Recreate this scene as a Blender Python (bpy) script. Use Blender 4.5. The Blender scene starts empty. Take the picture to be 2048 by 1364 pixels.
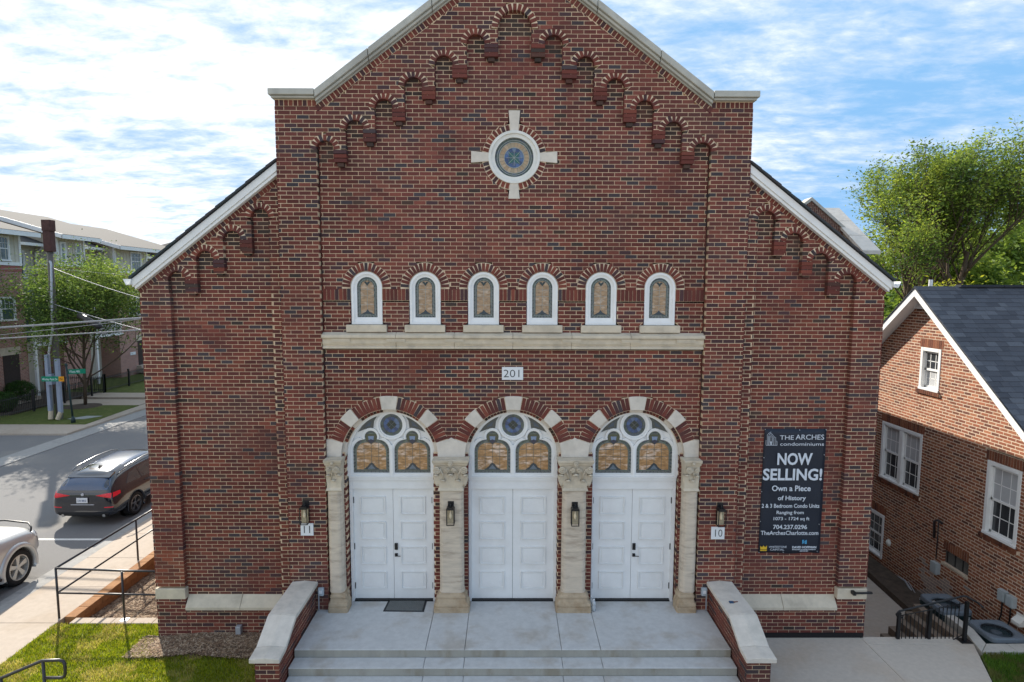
import bpy, bmesh, math, random
from mathutils import Vector, Matrix, noise as mnoise
random.seed(7)
R = math.radians
S = bpy.context.scene
COL = S.collection

# ------------------------------------------------------------------ camera, sky, sun, exposure
def make_camera():
    P = math.atan(127 / 1252.); YAW = R(.4); ROLL = R(.2)
    f = Vector((math.sin(YAW) * math.cos(P), math.cos(YAW) * math.cos(P), -math.sin(P)))
    r = Vector((math.cos(YAW), -math.sin(YAW), 0)); u = r.cross(f)
    c, s = math.cos(ROLL), math.sin(ROLL)
    r2 = c * r + s * u; u2 = -s * r + c * u
    cd = bpy.data.cameras.new('camera'); cam = bpy.data.objects.new('camera', cd); COL.objects.link(cam)
    m = Matrix((r2, u2, -f)).transposed().to_4x4(); m.translation = Vector((-.10, -10.57, 6.28))
    cam.matrix_world = m
    cd.sensor_width = 36; cd.lens = 1252 / 2048 * 36; cd.shift_y = 20 / 2048
    cd.clip_start = .1; cd.clip_end = 3000
    S.camera = cam
make_camera()
SUN_AZ = Vector((-.56, .83, 0)).normalized(); SUN_EL = R(31)
SUN_DIR = Vector((SUN_AZ.x * math.cos(SUN_EL), SUN_AZ.y * math.cos(SUN_EL), math.sin(SUN_EL)))

def make_world():
    w = bpy.data.worlds.new('World'); S.world = w; w.use_nodes = True
    nt = w.node_tree; N = nt.nodes; L = nt.links; N.clear()
    out = N.new('ShaderNodeOutputWorld'); bg = N.new('ShaderNodeBackground'); L.new(bg.outputs[0], out.inputs[0])
    bg.inputs[1].default_value = .12
    sky = N.new('ShaderNodeTexSky'); sky.sky_type = 'NISHITA'; sky.sun_disc = False
    sky.sun_elevation = SUN_EL; sky.sun_rotation = math.atan2(SUN_AZ.x, SUN_AZ.y)
    sky.air_density = 1.0; sky.dust_density = .3; sky.ozone_density = 2.0
    tc = N.new('ShaderNodeTexCoord')
    sep = N.new('ShaderNodeSeparateXYZ'); L.new(tc.outputs['Generated'], sep.inputs[0])
    def M(op, a, b=None, c=None):
        n = N.new('ShaderNodeMath'); n.operation = op
        for i, v in enumerate((a, b, c)):
            if v is None: continue
            if isinstance(v, (int, float)): n.inputs[i].default_value = v
            else: L.new(v, n.inputs[i])
        return n.outputs[0]
    zc = M('MAXIMUM', M('ADD', sep.outputs[2], .13), .06)
    u = M('DIVIDE', sep.outputs[0], zc); v = M('DIVIDE', sep.outputs[1], zc)
    cmb = N.new('ShaderNodeCombineXYZ'); L.new(u, cmb.inputs[0]); L.new(v, cmb.inputs[1])
    def nz(scale, detail, rough, rot, sx, sy, off, dist=0.):
        mp = N.new('ShaderNodeMapping'); L.new(cmb.outputs[0], mp.inputs[0])
        mp.inputs['Rotation'].default_value = (0, 0, R(rot)); mp.inputs['Scale'].default_value = (sx, sy, 1)
        mp.inputs['Location'].default_value = off
        n = N.new('ShaderNodeTexNoise'); n.inputs['Scale'].default_value = scale
        n.inputs['Detail'].default_value = detail; n.inputs['Roughness'].default_value = rough
        n.inputs['Distortion'].default_value = dist
        L.new(mp.outputs[0], n.inputs[0]); return n.outputs['Fac']
    big = nz(.60, 4, .5, 12, .8, 1.0, (3.1, 1.7, 0))
    mid = nz(2.6, 12, .66, -22, .8, 1.15, (1.3, 4.4, 0), .35)
    rip = nz(8.5, 8, .62, 28, .85, 1.35, (5.0, .2, 0), .2)
    # more cloud towards the sun's side, a clearer patch low on the right
    az = M('ADD', M('MULTIPLY', sep.outputs[0], -.13), 0)
    tot = M('ADD', M('ADD', M('MULTIPLY', big, .85), M('MULTIPLY', mid, .62)), M('ADD', M('MULTIPLY', rip, .48), az))
    ramp = N.new('ShaderNodeMapRange'); ramp.interpolation_type = 'SMOOTHSTEP'; L.new(tot, ramp.inputs[0])
    ramp.inputs[1].default_value = .70; ramp.inputs[2].default_value = 1.12
    ramp.inputs[3].default_value = 0; ramp.inputs[4].default_value = 1
    hz = N.new('ShaderNodeMapRange'); hz.interpolation_type = 'SMOOTHSTEP'; L.new(sep.outputs[2], hz.inputs[0])
    hz.inputs[1].default_value = .13; hz.inputs[2].default_value = .0; hz.inputs[3].default_value = 0; hz.inputs[4].default_value = .6
    amt = M('MAXIMUM', M('MULTIPLY', ramp.outputs[0], .93), hz.outputs[0])
    # thin parts of the cloud are bluish grey, thick ones white; brighter near the sun
    dot = N.new('ShaderNodeVectorMath'); dot.operation = 'DOT_PRODUCT'; L.new(tc.outputs['Generated'], dot.inputs[0]); dot.inputs[1].default_value = SUN_DIR
    sunny = N.new('ShaderNodeMapRange'); L.new(dot.outputs['Value'], sunny.inputs[0])
    sunny.inputs[1].default_value = 0; sunny.inputs[2].default_value = 1; sunny.inputs[3].default_value = .97; sunny.inputs[4].default_value = 1.05
    cc = N.new('ShaderNodeMix'); cc.data_type = 'RGBA'; rc = N.new('ShaderNodeMapRange'); rc.interpolation_type = 'SMOOTHSTEP'; L.new(tot, rc.inputs[0]); rc.inputs[1].default_value = .86; rc.inputs[2].default_value = 1.22
    L.new(rc.outputs[0], cc.inputs['Factor'])
    cc.inputs['A'].default_value = (1.66, 1.86, 2.16, 1); cc.inputs['B'].default_value = (2.65, 2.65, 2.65, 1)
    sc = N.new('ShaderNodeVectorMath'); sc.operation = 'SCALE'; L.new(cc.outputs['Result'], sc.inputs[0]); L.new(sunny.outputs[0], sc.inputs['Scale'])
    lim = N.new('ShaderNodeVectorMath'); lim.operation = 'MINIMUM'; L.new(sky.outputs[0], lim.inputs[0]); lim.inputs[1].default_value = (.56, 1.14, 1.9)
    mix = N.new('ShaderNodeMix'); mix.data_type = 'RGBA'
    L.new(amt, mix.inputs['Factor']); L.new(lim.outputs[0], mix.inputs['A']); L.new(sc.outputs[0], mix.inputs['B'])
    L.new(mix.outputs['Result'], bg.inputs[0])
make_world()
sd = bpy.data.lights.new('sun', 'SUN'); sd.energy = 2.0; sd.angle = R(.53); sd.color = (1, .93, .82)
so = bpy.data.objects.new('sun', sd); COL.objects.link(so); so.location = (-30, 40, 40)
so.rotation_euler = SUN_DIR.to_track_quat('Z', 'Y').to_euler()
S.render.engine = 'CYCLES'
S.view_settings.view_transform = 'Standard'; S.view_settings.look = 'None'
S.view_settings.exposure = 2.08; S.view_settings.gamma = 1

# ------------------------------------------------------------------ materials
MATS = {}
def mat(name, col, rough=.8, var=.15, scale=8., bump=0., bscale=None, attr=False, metal=0., spec=.3,
        col2=None, blot=0., blotscale=.6, coat=0., stretch=None, detail=6, trans=0., emit=0.):
    if name in MATS: return MATS[name]
    m = bpy.data.materials.new(name); m.use_nodes = True; nt = m.node_tree; N = nt.nodes; L = nt.links
    b = N['Principled BSDF']; b.inputs['Roughness'].default_value = rough
    b.inputs['Metallic'].default_value = metal; b.inputs['Specular IOR Level'].default_value = spec
    if coat: b.inputs['Coat Weight'].default_value = coat; b.inputs['Coat Roughness'].default_value = .04
    if trans: b.inputs['Transmission Weight'].default_value = trans
    geo = N.new('ShaderNodeNewGeometry'); vec = geo.outputs['Position']
    if stretch:
        mp = N.new('ShaderNodeMapping'); L.new(vec, mp.inputs[0]); mp.inputs['Scale'].default_value = stretch; vec = mp.outputs[0]
    n = N.new('ShaderNodeTexNoise'); L.new(vec, n.inputs[0]); n.inputs['Scale'].default_value = scale
    n.inputs['Detail'].default_value = detail; n.inputs['Roughness'].default_value = .65
    mr = N.new('ShaderNodeMapRange'); L.new(n.outputs['Fac'], mr.inputs[0])
    mr.inputs[1].default_value = .3; mr.inputs[2].default_value = .7
    mr.inputs[3].default_value = 1 - var; mr.inputs[4].default_value = 1 + var
    if attr:
        a = N.new('ShaderNodeAttribute'); a.attribute_name = 'tint'; base = a.outputs['Color']
    else:
        rgb = N.new('ShaderNodeRGB'); rgb.outputs[0].default_value = (*col, 1); base = rgb.outputs[0]
    if col2:
        n2 = N.new('ShaderNodeTexNoise'); L.new(vec, n2.inputs[0]); n2.inputs['Scale'].default_value = blotscale
        n2.inputs['Detail'].default_value = 7; n2.inputs['Roughness'].default_value = .6
        m2 = N.new('ShaderNodeMapRange'); L.new(n2.outputs['Fac'], m2.inputs[0]); m2.interpolation_type = 'SMOOTHSTEP'
        m2.inputs[1].default_value = .48; m2.inputs[2].default_value = .68; m2.inputs[4].default_value = blot or 1.
        mx = N.new('ShaderNodeMix'); mx.data_type = 'RGBA'; L.new(m2.outputs[0], mx.inputs['Factor'])
        L.new(base, mx.inputs['A']); mx.inputs['B'].default_value = (*col2, 1); base = mx.outputs['Result']
    sc = N.new('ShaderNodeVectorMath'); sc.operation = 'SCALE'; L.new(base, sc.inputs[0]); L.new(mr.outputs[0], sc.inputs['Scale'])
    L.new(sc.outputs[0], b.inputs['Base Color'])
    if bump:
        n3 = N.new('ShaderNodeTexNoise'); L.new(vec, n3.inputs[0]); n3.inputs['Scale'].default_value = bscale or scale * 4
        n3.inputs['Detail'].default_value = 4
        bp = N.new('ShaderNodeBump'); bp.inputs['Strength'].default_value = .6; bp.inputs['Distance'].default_value = bump
        L.new(n3.outputs['Fac'], bp.inputs['Height']); L.new(bp.outputs[0], b.inputs['Normal'])
    if emit:
        L.new(sc.outputs[0], b.inputs['Emission Color']); b.inputs['Emission Strength'].default_value = emit
    MATS[name] = m; return m

brick_m = mat('brick', (.1, .04, .03), .86, .2, 60, .0025, 180, attr=True, col2=(.085, .05, .047), blot=.42, blotscale=.75)
mortar_m = mat('mortar', (.68, .52, .35), .95, .2, 18, .003, 120, col2=(.26, .14, .10), blot=.8, blotscale=.85)
nb_brick_m = mat('neighbour brick', (.2, .09, .05), .88, .18, 50, .002, 160, attr=True)
nb_mortar_m = mat('neighbour mortar', (.62, .49, .37), .95, .15, 15, .002, 100)
lime_m = mat('limestone', (.60, .52, .40), .85, .12, 5, .002, 70, col2=(.36, .31, .24), blot=.5, blotscale=2.2)
lime_vein_m = mat('veined limestone', (.60, .51, .40), .85, .13, 6, .002, 70, col2=(.37, .29, .22), blot=.75, blotscale=4.5, stretch=(.5, 1, 2.6))
lime_pale_m = mat('pale limestone', (.64, .58, .50), .85, .1, 7, .0015, 90, col2=(.44, .41, .35), blot=.5, blotscale=1.6)
coping_m = mat('coping stone', (.44, .43, .38), .85, .14, 6, .002, 60, col2=(.27, .26, .23), blot=.55, blotscale=1.5)
white_m = mat('white paint', (.80, .80, .785), .45, .05, 3, .0006, 40, col2=(.60, .57, .52), blot=.14, blotscale=2.5)
cream_m = mat('weathered white paint', (.72, .71, .66), .6, .06, 10, .001, 50, col2=(.56, .52, .44), blot=.3, blotscale=3)
glass_m = mat('opalescent glass', (.3, .15, .05), .22, .12, 25, .002, 60, attr=True, spec=.5)
amber_m = mat('streaked amber glass', (.40, .22, .09), .2, .5, 9, .001, 30, col2=(.62, .48, .38), blot=.9, blotscale=4.5, stretch=(1, 1, 3.0), spec=.5)
amber2_m = mat('dull amber glass', (.34, .22, .12), .22, .4, 12, .001, 30, col2=(.48, .38, .29), blot=.8, blotscale=7, stretch=(1, 1, 2.4), spec=.5)
lead_m = mat('lead came', (.16, .17, .16), .5, .1, 30)
black_m = mat('black metal', (.012, .012, .013), .4, .2, 20, spec=.4)
rail_m = mat('painted steel rail', (.03, .026, .028), .38, .15, 20, spec=.5)
wglass_m = mat('window glass', (.045, .05, .055), .06, .2, 3, spec=.8)
blind_m = mat('window glass over blinds', (.48, .49, .50), .2, .12, 2, spec=.6)
conc_m = mat('pale porch concrete', (.52, .52, .51), .85, .09, 9, .001, 150, col2=(.38, .33, .27), blot=.6, blotscale=1.5)
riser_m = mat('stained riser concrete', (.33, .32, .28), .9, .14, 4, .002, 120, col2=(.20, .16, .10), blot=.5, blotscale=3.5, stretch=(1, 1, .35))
walk_m = mat('walkway concrete', (.50, .44, .37), .9, .08, 12, .001, 150, col2=(.45, .34, .24), blot=.5, blotscale=.7)
side_m = mat('sidewalk concrete', (.43, .36, .29), .9, .08, 8, .001, 130, col2=(.36, .28, .20), blot=.45, blotscale=.7)
kerb_m = mat('kerb concrete', (.32, .31, .29), .9, .12, 9, .001, 130, col2=(.22, .21, .20), blot=.4, blotscale=1.2)
asph_m = mat('asphalt', (.18, .175, .17), .92, .2, 60, .004, 220, col2=(.25, .235, .21), blot=.6, blotscale=.35)
soil_m = mat('bare soil', (.13, .085, .055), .95, .3, 12, .01, 60)
chip_m = mat('wood mulch chips', (.25, .17, .11), .95, .3, 30, attr=True)
grassbase_m = mat('turf', (.085, .11, .02), .95, .35, 9, .01, 80, col2=(.17, .16, .05), blot=.5, blotscale=2.5)

block_m = mat('tan retaining block', (.33, .165, .07), .92, .2, 9, .004, 70, col2=(.24, .11, .05), blot=.4)
shing_m = mat('slate grey shingle', (.04, .05, .07), .9, .18, 60, .002, 200, attr=True)
bark_m = mat('bark', (.09, .065, .045), .95, .3, 14, .01, 40, stretch=(1, 1, .25))
poleg_m = mat('weathered pole wood', (.13, .115, .10), .9, .2, 12, .004, 50, stretch=(1, 1, .12))
galv_m = mat('galvanised metal', (.45, .47, .50), .4, .1, 10, metal=.4)
greybox_m = mat('grey painted metal', (.36, .40, .41), .5, .06, 12)
dkgreen_m = mat('dark green painted metal', (.02, .04, .04), .45, .1, 15)
ac_m = mat('dark blue grey plastic', (.065, .08, .095), .55, .12, 30)

def leafmat(name):
    m = mat(name, (.08, .14, .02), .6, .25, 1.3, attr=True, spec=.25)
    nt = m.node_tree; N = nt.nodes; L = nt.links; b = N['Principled BSDF']
    tr = N.new('ShaderNodeBsdfTranslucent'); mx = N.new('ShaderNodeMixShader'); mx.inputs[0].default_value = .5
    src = b.inputs['Base Color'].links[0].from_socket; sc = N.new('ShaderNodeVectorMath'); sc.operation = 'MULTIPLY'
    L.new(src, sc.inputs[0]); sc.inputs[1].default_value = (1.25, 1.15, .8); L.new(sc.outputs[0], tr.inputs[0])
    o = [x for x in N if x.type == 'OUTPUT_MATERIAL'][0]
    L.new(b.outputs[0], mx.inputs[1]); L.new(tr.outputs[0], mx.inputs[2]); L.new(mx.outputs[0], o.inputs[0])
    return m
leaf_m = leafmat('leaf'); blade_m = leafmat('grass leaf')

# ------------------------------------------------------------------ mesh builder
class MB:
    def __init__(s, xf=None): s.v = []; s.f = []; s.c = []; s.m = []; s.xf = xf
    def add(s, verts, faces, col=None, mi=0):
        o = len(s.v)
        if s.xf: verts = [s.xf(*p) for p in verts]
        s.v.extend(verts)
        for f in faces:
            s.f.append([i + o for i in f]); s.c.append(col); s.m.append(mi)
    def box(s, x0, x1, y0, y1, z0, z1, col=None, mi=0):
        s.add([(x0, y0, z0), (x1, y0, z0), (x1, y1, z0), (x0, y1, z0), (x0, y0, z1), (x1, y0, z1), (x1, y1, z1), (x0, y1, z1)],
              [(0, 1, 5, 4), (1, 2, 6, 5), (2, 3, 7, 6), (3, 0, 4, 7), (4, 5, 6, 7), (3, 2, 1, 0)], col, mi)
    def prism(s, poly, y0, y1, col=None, mi=0):          # poly in x,z, extruded in y
        n = len(poly)
        s.add([(x, y0, z) for x, z in poly] + [(x, y1, z) for x, z in poly],
              [tuple(range(n)), tuple(range(2 * n - 1, n - 1, -1))] + [(i, i + n, (i + 1) % n + n, (i + 1) % n) for i in range(n)], col, mi)
    def flat(s, poly, z0, z1, col=None, mi=0):           # poly in x,y, extruded in z
        n = len(poly)
        s.add([(x, y, z1) for x, y in poly] + [(x, y, z0) for x, y in poly],
              [tuple(range(n)), tuple(range(2 * n - 1, n - 1, -1))] + [(i, i + n, (i + 1) % n + n, (i + 1) % n) for i in range(n)], col, mi)
    def ring(s, outer, inner, y0, y1, closed=True, col=None, mi=0):   # band between two outlines of equal length
        n = len(outer); vs = [(x, y0, z) for x, z in outer] + [(x, y0, z) for x, z in inner] + [(x, y1, z) for x, z in outer] + [(x, y1, z) for x, z in inner]
        fs = []
        for i in range(n if closed else n - 1):
            j = (i + 1) % n
            fs += [(i, j, n + j, n + i), (n + i, n + j, 3 * n + j, 3 * n + i), (i, 2 * n + i, 2 * n + j, j), (2 * n + i, 3 * n + i, 3 * n + j, 2 * n + j)]
        if not closed: fs += [(0, n, 3 * n, 2 * n), (n - 1, 3 * n - 1, 4 * n - 1, 2 * n - 1)]
        s.add(vs, fs, col, mi)
    def tube(s, pts, r, n=8, col=None, mi=0, cap=True):
        pts = [Vector(p) for p in pts]; rs = r if isinstance(r, (list, tuple)) else [r] * len(pts)
        vs = []; t0 = None
        for i, p in enumerate(pts):
            t = (pts[min(i + 1, len(pts) - 1)] - pts[max(i - 1, 0)]).normalized()
            if t0 is None:
                a = Vector((0, 0, 1)) if abs(t.z) < .9 else Vector((1, 0, 0)); x = t.cross(a).normalized()
            else: x = (x - t * x.dot(t)).normalized()
            y = t.cross(x); t0 = t
            for k in range(n):
                a = 2 * math.pi * k / n; vs.append(tuple(p + (x * math.cos(a) + y * math.sin(a)) * rs[i]))
        fs = [(i * n + k, i * n + (k + 1) % n, (i + 1) * n + (k + 1) % n, (i + 1) * n + k) for i in range(len(pts) - 1) for k in range(n)]
        if cap: fs += [tuple(range(n))[::-1], tuple(range((len(pts) - 1) * n, len(pts) * n))]
        s.add(vs, fs, col, mi)
    def lathe(s, prof, cx=0, cy=0, n=16, col=None, mi=0):   # prof (r,z)
        vs = [(cx + r * math.cos(2 * math.pi * k / n), cy + r * math.sin(2 * math.pi * k / n), z) for r, z in prof for k in range(n)]
        fs = [(i * n + k, i * n + (k + 1) % n, (i + 1) * n + (k + 1) % n, (i + 1) * n + k) for i in range(len(prof) - 1) for k in range(n)]
        fs += [tuple(range(n))[::-1], tuple(range((len(prof) - 1) * n, len(prof) * n))]
        s.add(vs, fs, col, mi)
    def mesh(s, name, mats, smooth=False, recalc=True):
        me = bpy.data.meshes.new(name); me.from_pydata(s.v, [], s.f)
        for m in (mats if isinstance(mats, (list, tuple)) else [mats]): me.materials.append(m)
        if any(s.m): me.polygons.foreach_set('material_index', s.m)
        if any(c is not None for c in s.c):
            at = me.color_attributes.new('tint', 'FLOAT_COLOR', 'CORNER'); buf = []
            for f, c in zip(s.f, s.c):
                c = c or (.5, .5, .5); buf.extend((c[0], c[1], c[2], 1.) * len(f))
            at.data.foreach_set('color', buf)
        if recalc:
            bm = bmesh.new(); bm.from_mesh(me); bmesh.ops.recalc_face_normals(bm, faces=bm.faces); bm.to_mesh(me); bm.free()
        if smooth: me.polygons.foreach_set('use_smooth', [True] * len(me.polygons))
        return me
    def build(s, name, mats, parent=None, smooth=False, recalc=True, kind=None, label=None):
        return link(name, s.mesh(name, mats, smooth, recalc), parent, kind=kind, label=label)

def wmat(o): return wmat(o.parent) @ o.matrix_parent_inverse @ o.matrix_basis if o.parent else o.matrix_basis.copy()
def link(name, me, parent=None, loc=None, rot=None, kind=None, label=None):
    o = bpy.data.objects.new(name, me); COL.objects.link(o)
    if parent is not None:
        o.parent = parent; o.matrix_parent_inverse = wmat(parent).inverted()     # everything is given in world coordinates
    if loc is not None: o.location = loc
    if rot is not None: o.rotation_euler = rot
    if kind: o['kind'] = kind
    if label: o['label'] = label
    return o
def thing(name, label, cat, group=None, loc=(0, 0, 0)):
    o = bpy.data.objects.new(name, None); COL.objects.link(o); o.location = loc; o.empty_display_size = .2
    o['label'] = label; o['category'] = cat
    if group: o['group'] = group
    return o
def tag(o, label, cat, group=None):
    o['label'] = label; o['category'] = cat
    if group: o['group'] = group
    return o
def structure(o): o['kind'] = 'structure'; return o
def bevel(o, w, seg=2):
    b = o.modifiers.new('bevel', 'BEVEL'); b.width = w; b.segments = seg; b.limit_method = 'ANGLE'; b.angle_limit = R(35); return o
def text(name, s, size, m, parent, mw, width=None, height=None, ext=.002, align='CENTER', bold=0.):
    cu = bpy.data.curves.new(name, 'FONT'); cu.body = s; cu.size = size; cu.extrude = ext; cu.align_x = align; cu.offset = bold
    cu.resolution_u = 3
    t = bpy.data.objects.new(name, cu); COL.objects.link(t)
    bpy.context.view_layer.update()
    me = bpy.data.meshes.new_from_object(t.evaluated_get(bpy.context.evaluated_depsgraph_get()))
    bpy.data.objects.remove(t)
    xs = [v.co.x for v in me.vertices]; ys = [v.co.y for v in me.vertices]
    sx = width / (max(xs) - min(xs)) if width else 1; sy = height / (max(ys) - min(ys)) if height else sx
    for v in me.vertices: v.co.x *= sx; v.co.y *= sy
    me.materials.clear(); me.materials.append(m); me.name = name
    o = bpy.data.objects.new(name, me); COL.objects.link(o)
    if parent is not None: o.parent = parent; o.matrix_parent_inverse = wmat(parent).inverted()
    o.matrix_basis = mw; return o
def facing_front(x, y, z): return Matrix.Translation((x, y, z)) @ Matrix.Rotation(R(90), 4, 'X')
def arc(cx, cz, r, a0, a1, n): return [(cx + r * math.cos(R(a0 + (a1 - a0) * i / n)), cz + r * math.sin(R(a0 + (a1 - a0) * i / n))) for i in range(n + 1)]
def rnd(a, b): return random.uniform(a, b)
# ------------------------------------------------------------------ brickwork
CH = .0677; BL = .2032
def tint(base='church', x=0, z=0):
    r = random.random()
    if base == 'church':
        if r < .05 + .10 * max(0, mnoise.noise(Vector((x * .5, z * .6, 7)))): c = (.055, .046, .050)
        elif r < .15: c = (.066, .036, .038)
        elif r < .31: c = (.178, .056, .037)
        elif r < .60: c = (.148, .045, .033)
        elif r < .85: c = (.118, .037, .028)
        else: c = (.098, .034, .028)
    elif base == 'repair': c = random.choice([(.25, .07, .04), (.21, .06, .036), (.23, .075, .045), (.15, .05, .035)])
    elif base == 'dark_brick': c = random.choice([(.06, .042, .035), (.075, .044, .034), (.05, .036, .03), (.09, .042, .032)])
    else:
        c = random.choice([(.30, .11, .058), (.25, .095, .05), (.28, .10, .055), (.19, .07, .042), (.23, .08, .045), (.14, .056, .038), (.32, .13, .068)])
    k = rnd(.86, 1.14)
    if base == 'church':
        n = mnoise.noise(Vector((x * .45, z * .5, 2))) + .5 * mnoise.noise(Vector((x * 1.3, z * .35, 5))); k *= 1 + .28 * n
        g = max(0, min(1, (z - 5.5) / 3.5 + .5 * n)); m = (c[0] + c[1] + c[2]) / 3; c = (c[0] * (1.10 - .07 * g), c[1] + m * .03 * g, c[2] + m * .07 * g)  # greyer purple towards the top: weathering plus lens haze put into the colour
    return (c[0] * k, c[1] * k, c[2] * k)

def subtract(ints, cut):
    for a, b in cut:
        out = []
        for p, q in ints:
            if b <= p or a >= q: out.append((p, q)); continue
            if a > p: out.append((p, a))
            if b < q: out.append((b, q))
        ints = out
    return ints
SPARE = []        # whole bricks that may become objects of their own
def masonry(mb, mm, region, z0, z1, Y, depth, deep, xphase=0., base='church', keep=True, tintf=None, joint=.0115, proud=.004, zoff=0.):
    """region(z) -> list of allowed (x0, x1); bricks in running bond, mortar behind them"""
    k0 = math.floor((z0 - zoff) / CH); k1 = math.ceil((z1 - zoff) / CH)
    for k in range(k0, k1):
        za = max(z0, k * CH + zoff); zb = min(z1, (k + 1) * CH + zoff)
        if zb - za < .012: continue
        ia, ib, im = region(za + .004), region(zb - .004), region((za + zb) / 2)
        if not (len(ia) == len(ib) == len(im)) or any(abs(p[0] - q[0]) > .12 or abs(p[1] - q[1]) > .12 for p, q in zip(ia, ib)): ia = ib = im
        for (a0, a1), (b0, b1) in zip(ia, ib):
            if a1 - a0 < .012 and b1 - b0 < .012: continue
            mm.prism([(a0 + .009, za), (a1 - .009, za), (b1 - .009, zb), (b0 + .009, zb)], Y + proud, Y + deep)
            xs = xphase + (BL / 2 if k % 2 else 0)
            j = math.floor((min(a0, b0) - xs) / BL)
            while True:
                p = xs + j * BL; q = p + BL; j += 1
                if p >= max(a1, b1): break
                e = joint / 2
                pa, qa = max(p + e, a0), min(q - e, a1); pb, qb = max(p + e, b0), min(q - e, b1)
                if qa - pa < .022 or qb - pb < .022:
                    if max(qa - pa, qb - pb) < .03: continue
                    if qa - pa < .004: pa = qa = (pa + qa) / 2
                    if qb - pb < .004: pb = qb = (pb + qb) / 2
                cut = pa > p + e + .001 or qa < q - e - .001 or pb > p + e + .001 or qb < q - e - .001
                zz0, zz1 = za + e, zb - e
                if zz1 - zz0 < .012: continue
                c = tintf((p + q) / 2, (za + zb) / 2) if tintf else tint(base)
                o = rnd(-.0018, .0018)
                if keep and not cut and zz1 - zz0 > .055:
                    SPARE.append(((p + q) / 2, Y + o, (zz0 + zz1) / 2, c)); continue
                d = deep if cut else depth
                mb.prism([(pa, zz0), (qa, zz0), (qb, zz1), (pb, zz1)], Y + o, Y + d, c)

def single_bricks(spare, mats, parent, name, limit, xf_obj, stuff, depth=.05, order=None):
    """the largest showing whole bricks become objects, the others join the stuff mesh"""
    spare.sort(key=order)
    vari = {}
    for i, (x, y, z, c) in enumerate(spare):
        if i < limit:
            key = (round(c[0] * 60), round(c[1] * 60))
            if key not in vari:
                b = MB(); b.box(-.0968, .0968, 0, depth, -.0291, .0291, c); vari[key] = b.mesh('brick', mats)
            loc, rot = xf_obj(x, y, z)
            link(name, vari[key], parent, loc, rot)
        else:
            stuff.prism([(x - .0968, z - .0291), (x + .0968, z - .0291), (x + .0968, z + .0291), (x - .0968, z + .0291)], y, y + depth, c)

# ------------------------------------------------------------------ the church
church = thing('brick_church', 'dark red brick church with stepped blind arches, stone belt course and three white arched doorways', 'church', loc=(0, 0, 0))
ARC = [(0, .270, 10.45)] + [(s * x, .143, z) for x, z in ((.63, 10.2), (1.15, 9.87), (1.648, 9.53), (2.135, 9.185), (2.615, 8.85), (3.105, 8.52)) for s in (1, -1)]
ARC_R = [a for a in sorted(ARC) if a[0] >= 0]; ARC_L = [a for a in sorted(ARC, reverse=True) if a[0] <= 0]
WARC = [(4.275, .143, 7.44), (4.76, .143, 7.07), (5.225, .143, 6.735), (5.715, .143, 6.39)]
RO = lambda r: r + .105            # outer radius of a small brick arch
CORB = .205                        # height of a corbel
def arch_openings(chain, z, edge):
    """excluded x intervals at height z for a chain of stepped arches, inner one first (x >= 0 given)"""
    ex = []
    for i, (c, r, s) in enumerate(chain):
        if z <= s: ex.append((c - r, c + r))
        elif z < s + r: h = math.sqrt(r * r - (z - s) ** 2); ex.append((c - h, c + h))
    for (c, r, s), (c2, r2, s2) in zip(chain, chain[1:]):
        if z < s2 - CORB: ex.append((c + r - .001, c2 - r2 + .001))
    return ex
def mirror(ints): return [(-b, -a) for a, b in ints]
RAKE = .742; APEX = 11.83
def rake_clip(z, half, flat_z):
    """allowed |x| under the raking top"""
    if z < flat_z: return half
    return max(0, min(3.20, (APEX - .335 - z) / RAKE))
def rings_cut(z, rings):
    ex = []
    for c, s, ro, ri in rings:
        if s <= z < s + ro: h = math.sqrt(ro * ro - (z - s) ** 2); ex.append((c - h, c + h))
    return ex
ring_list = [(c, s, RO(r), r) for c, r, s in ARC]
def reg_overlay(z):
    h = rake_clip(z, 3.91, 9.205)
    if h <= 0: return []
    i = [(-h, h)]
    ex = arch_openings(ARC_R, z, 3.24)
    if z < 8.52: ex = [(0, 3.242)]
    ex = ex + mirror(ex) + rings_cut(z, ring_list)
    return [(a, b) for a, b in subtract(i, ex) if b - a > .01]
WINX = [-2.495, -1.505, -.512, .488, 1.488, 2.49]
DX = [-2.15, 0., 2.15]; DZ = 3.34; DRO = 1.06; DRI = .84
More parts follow.
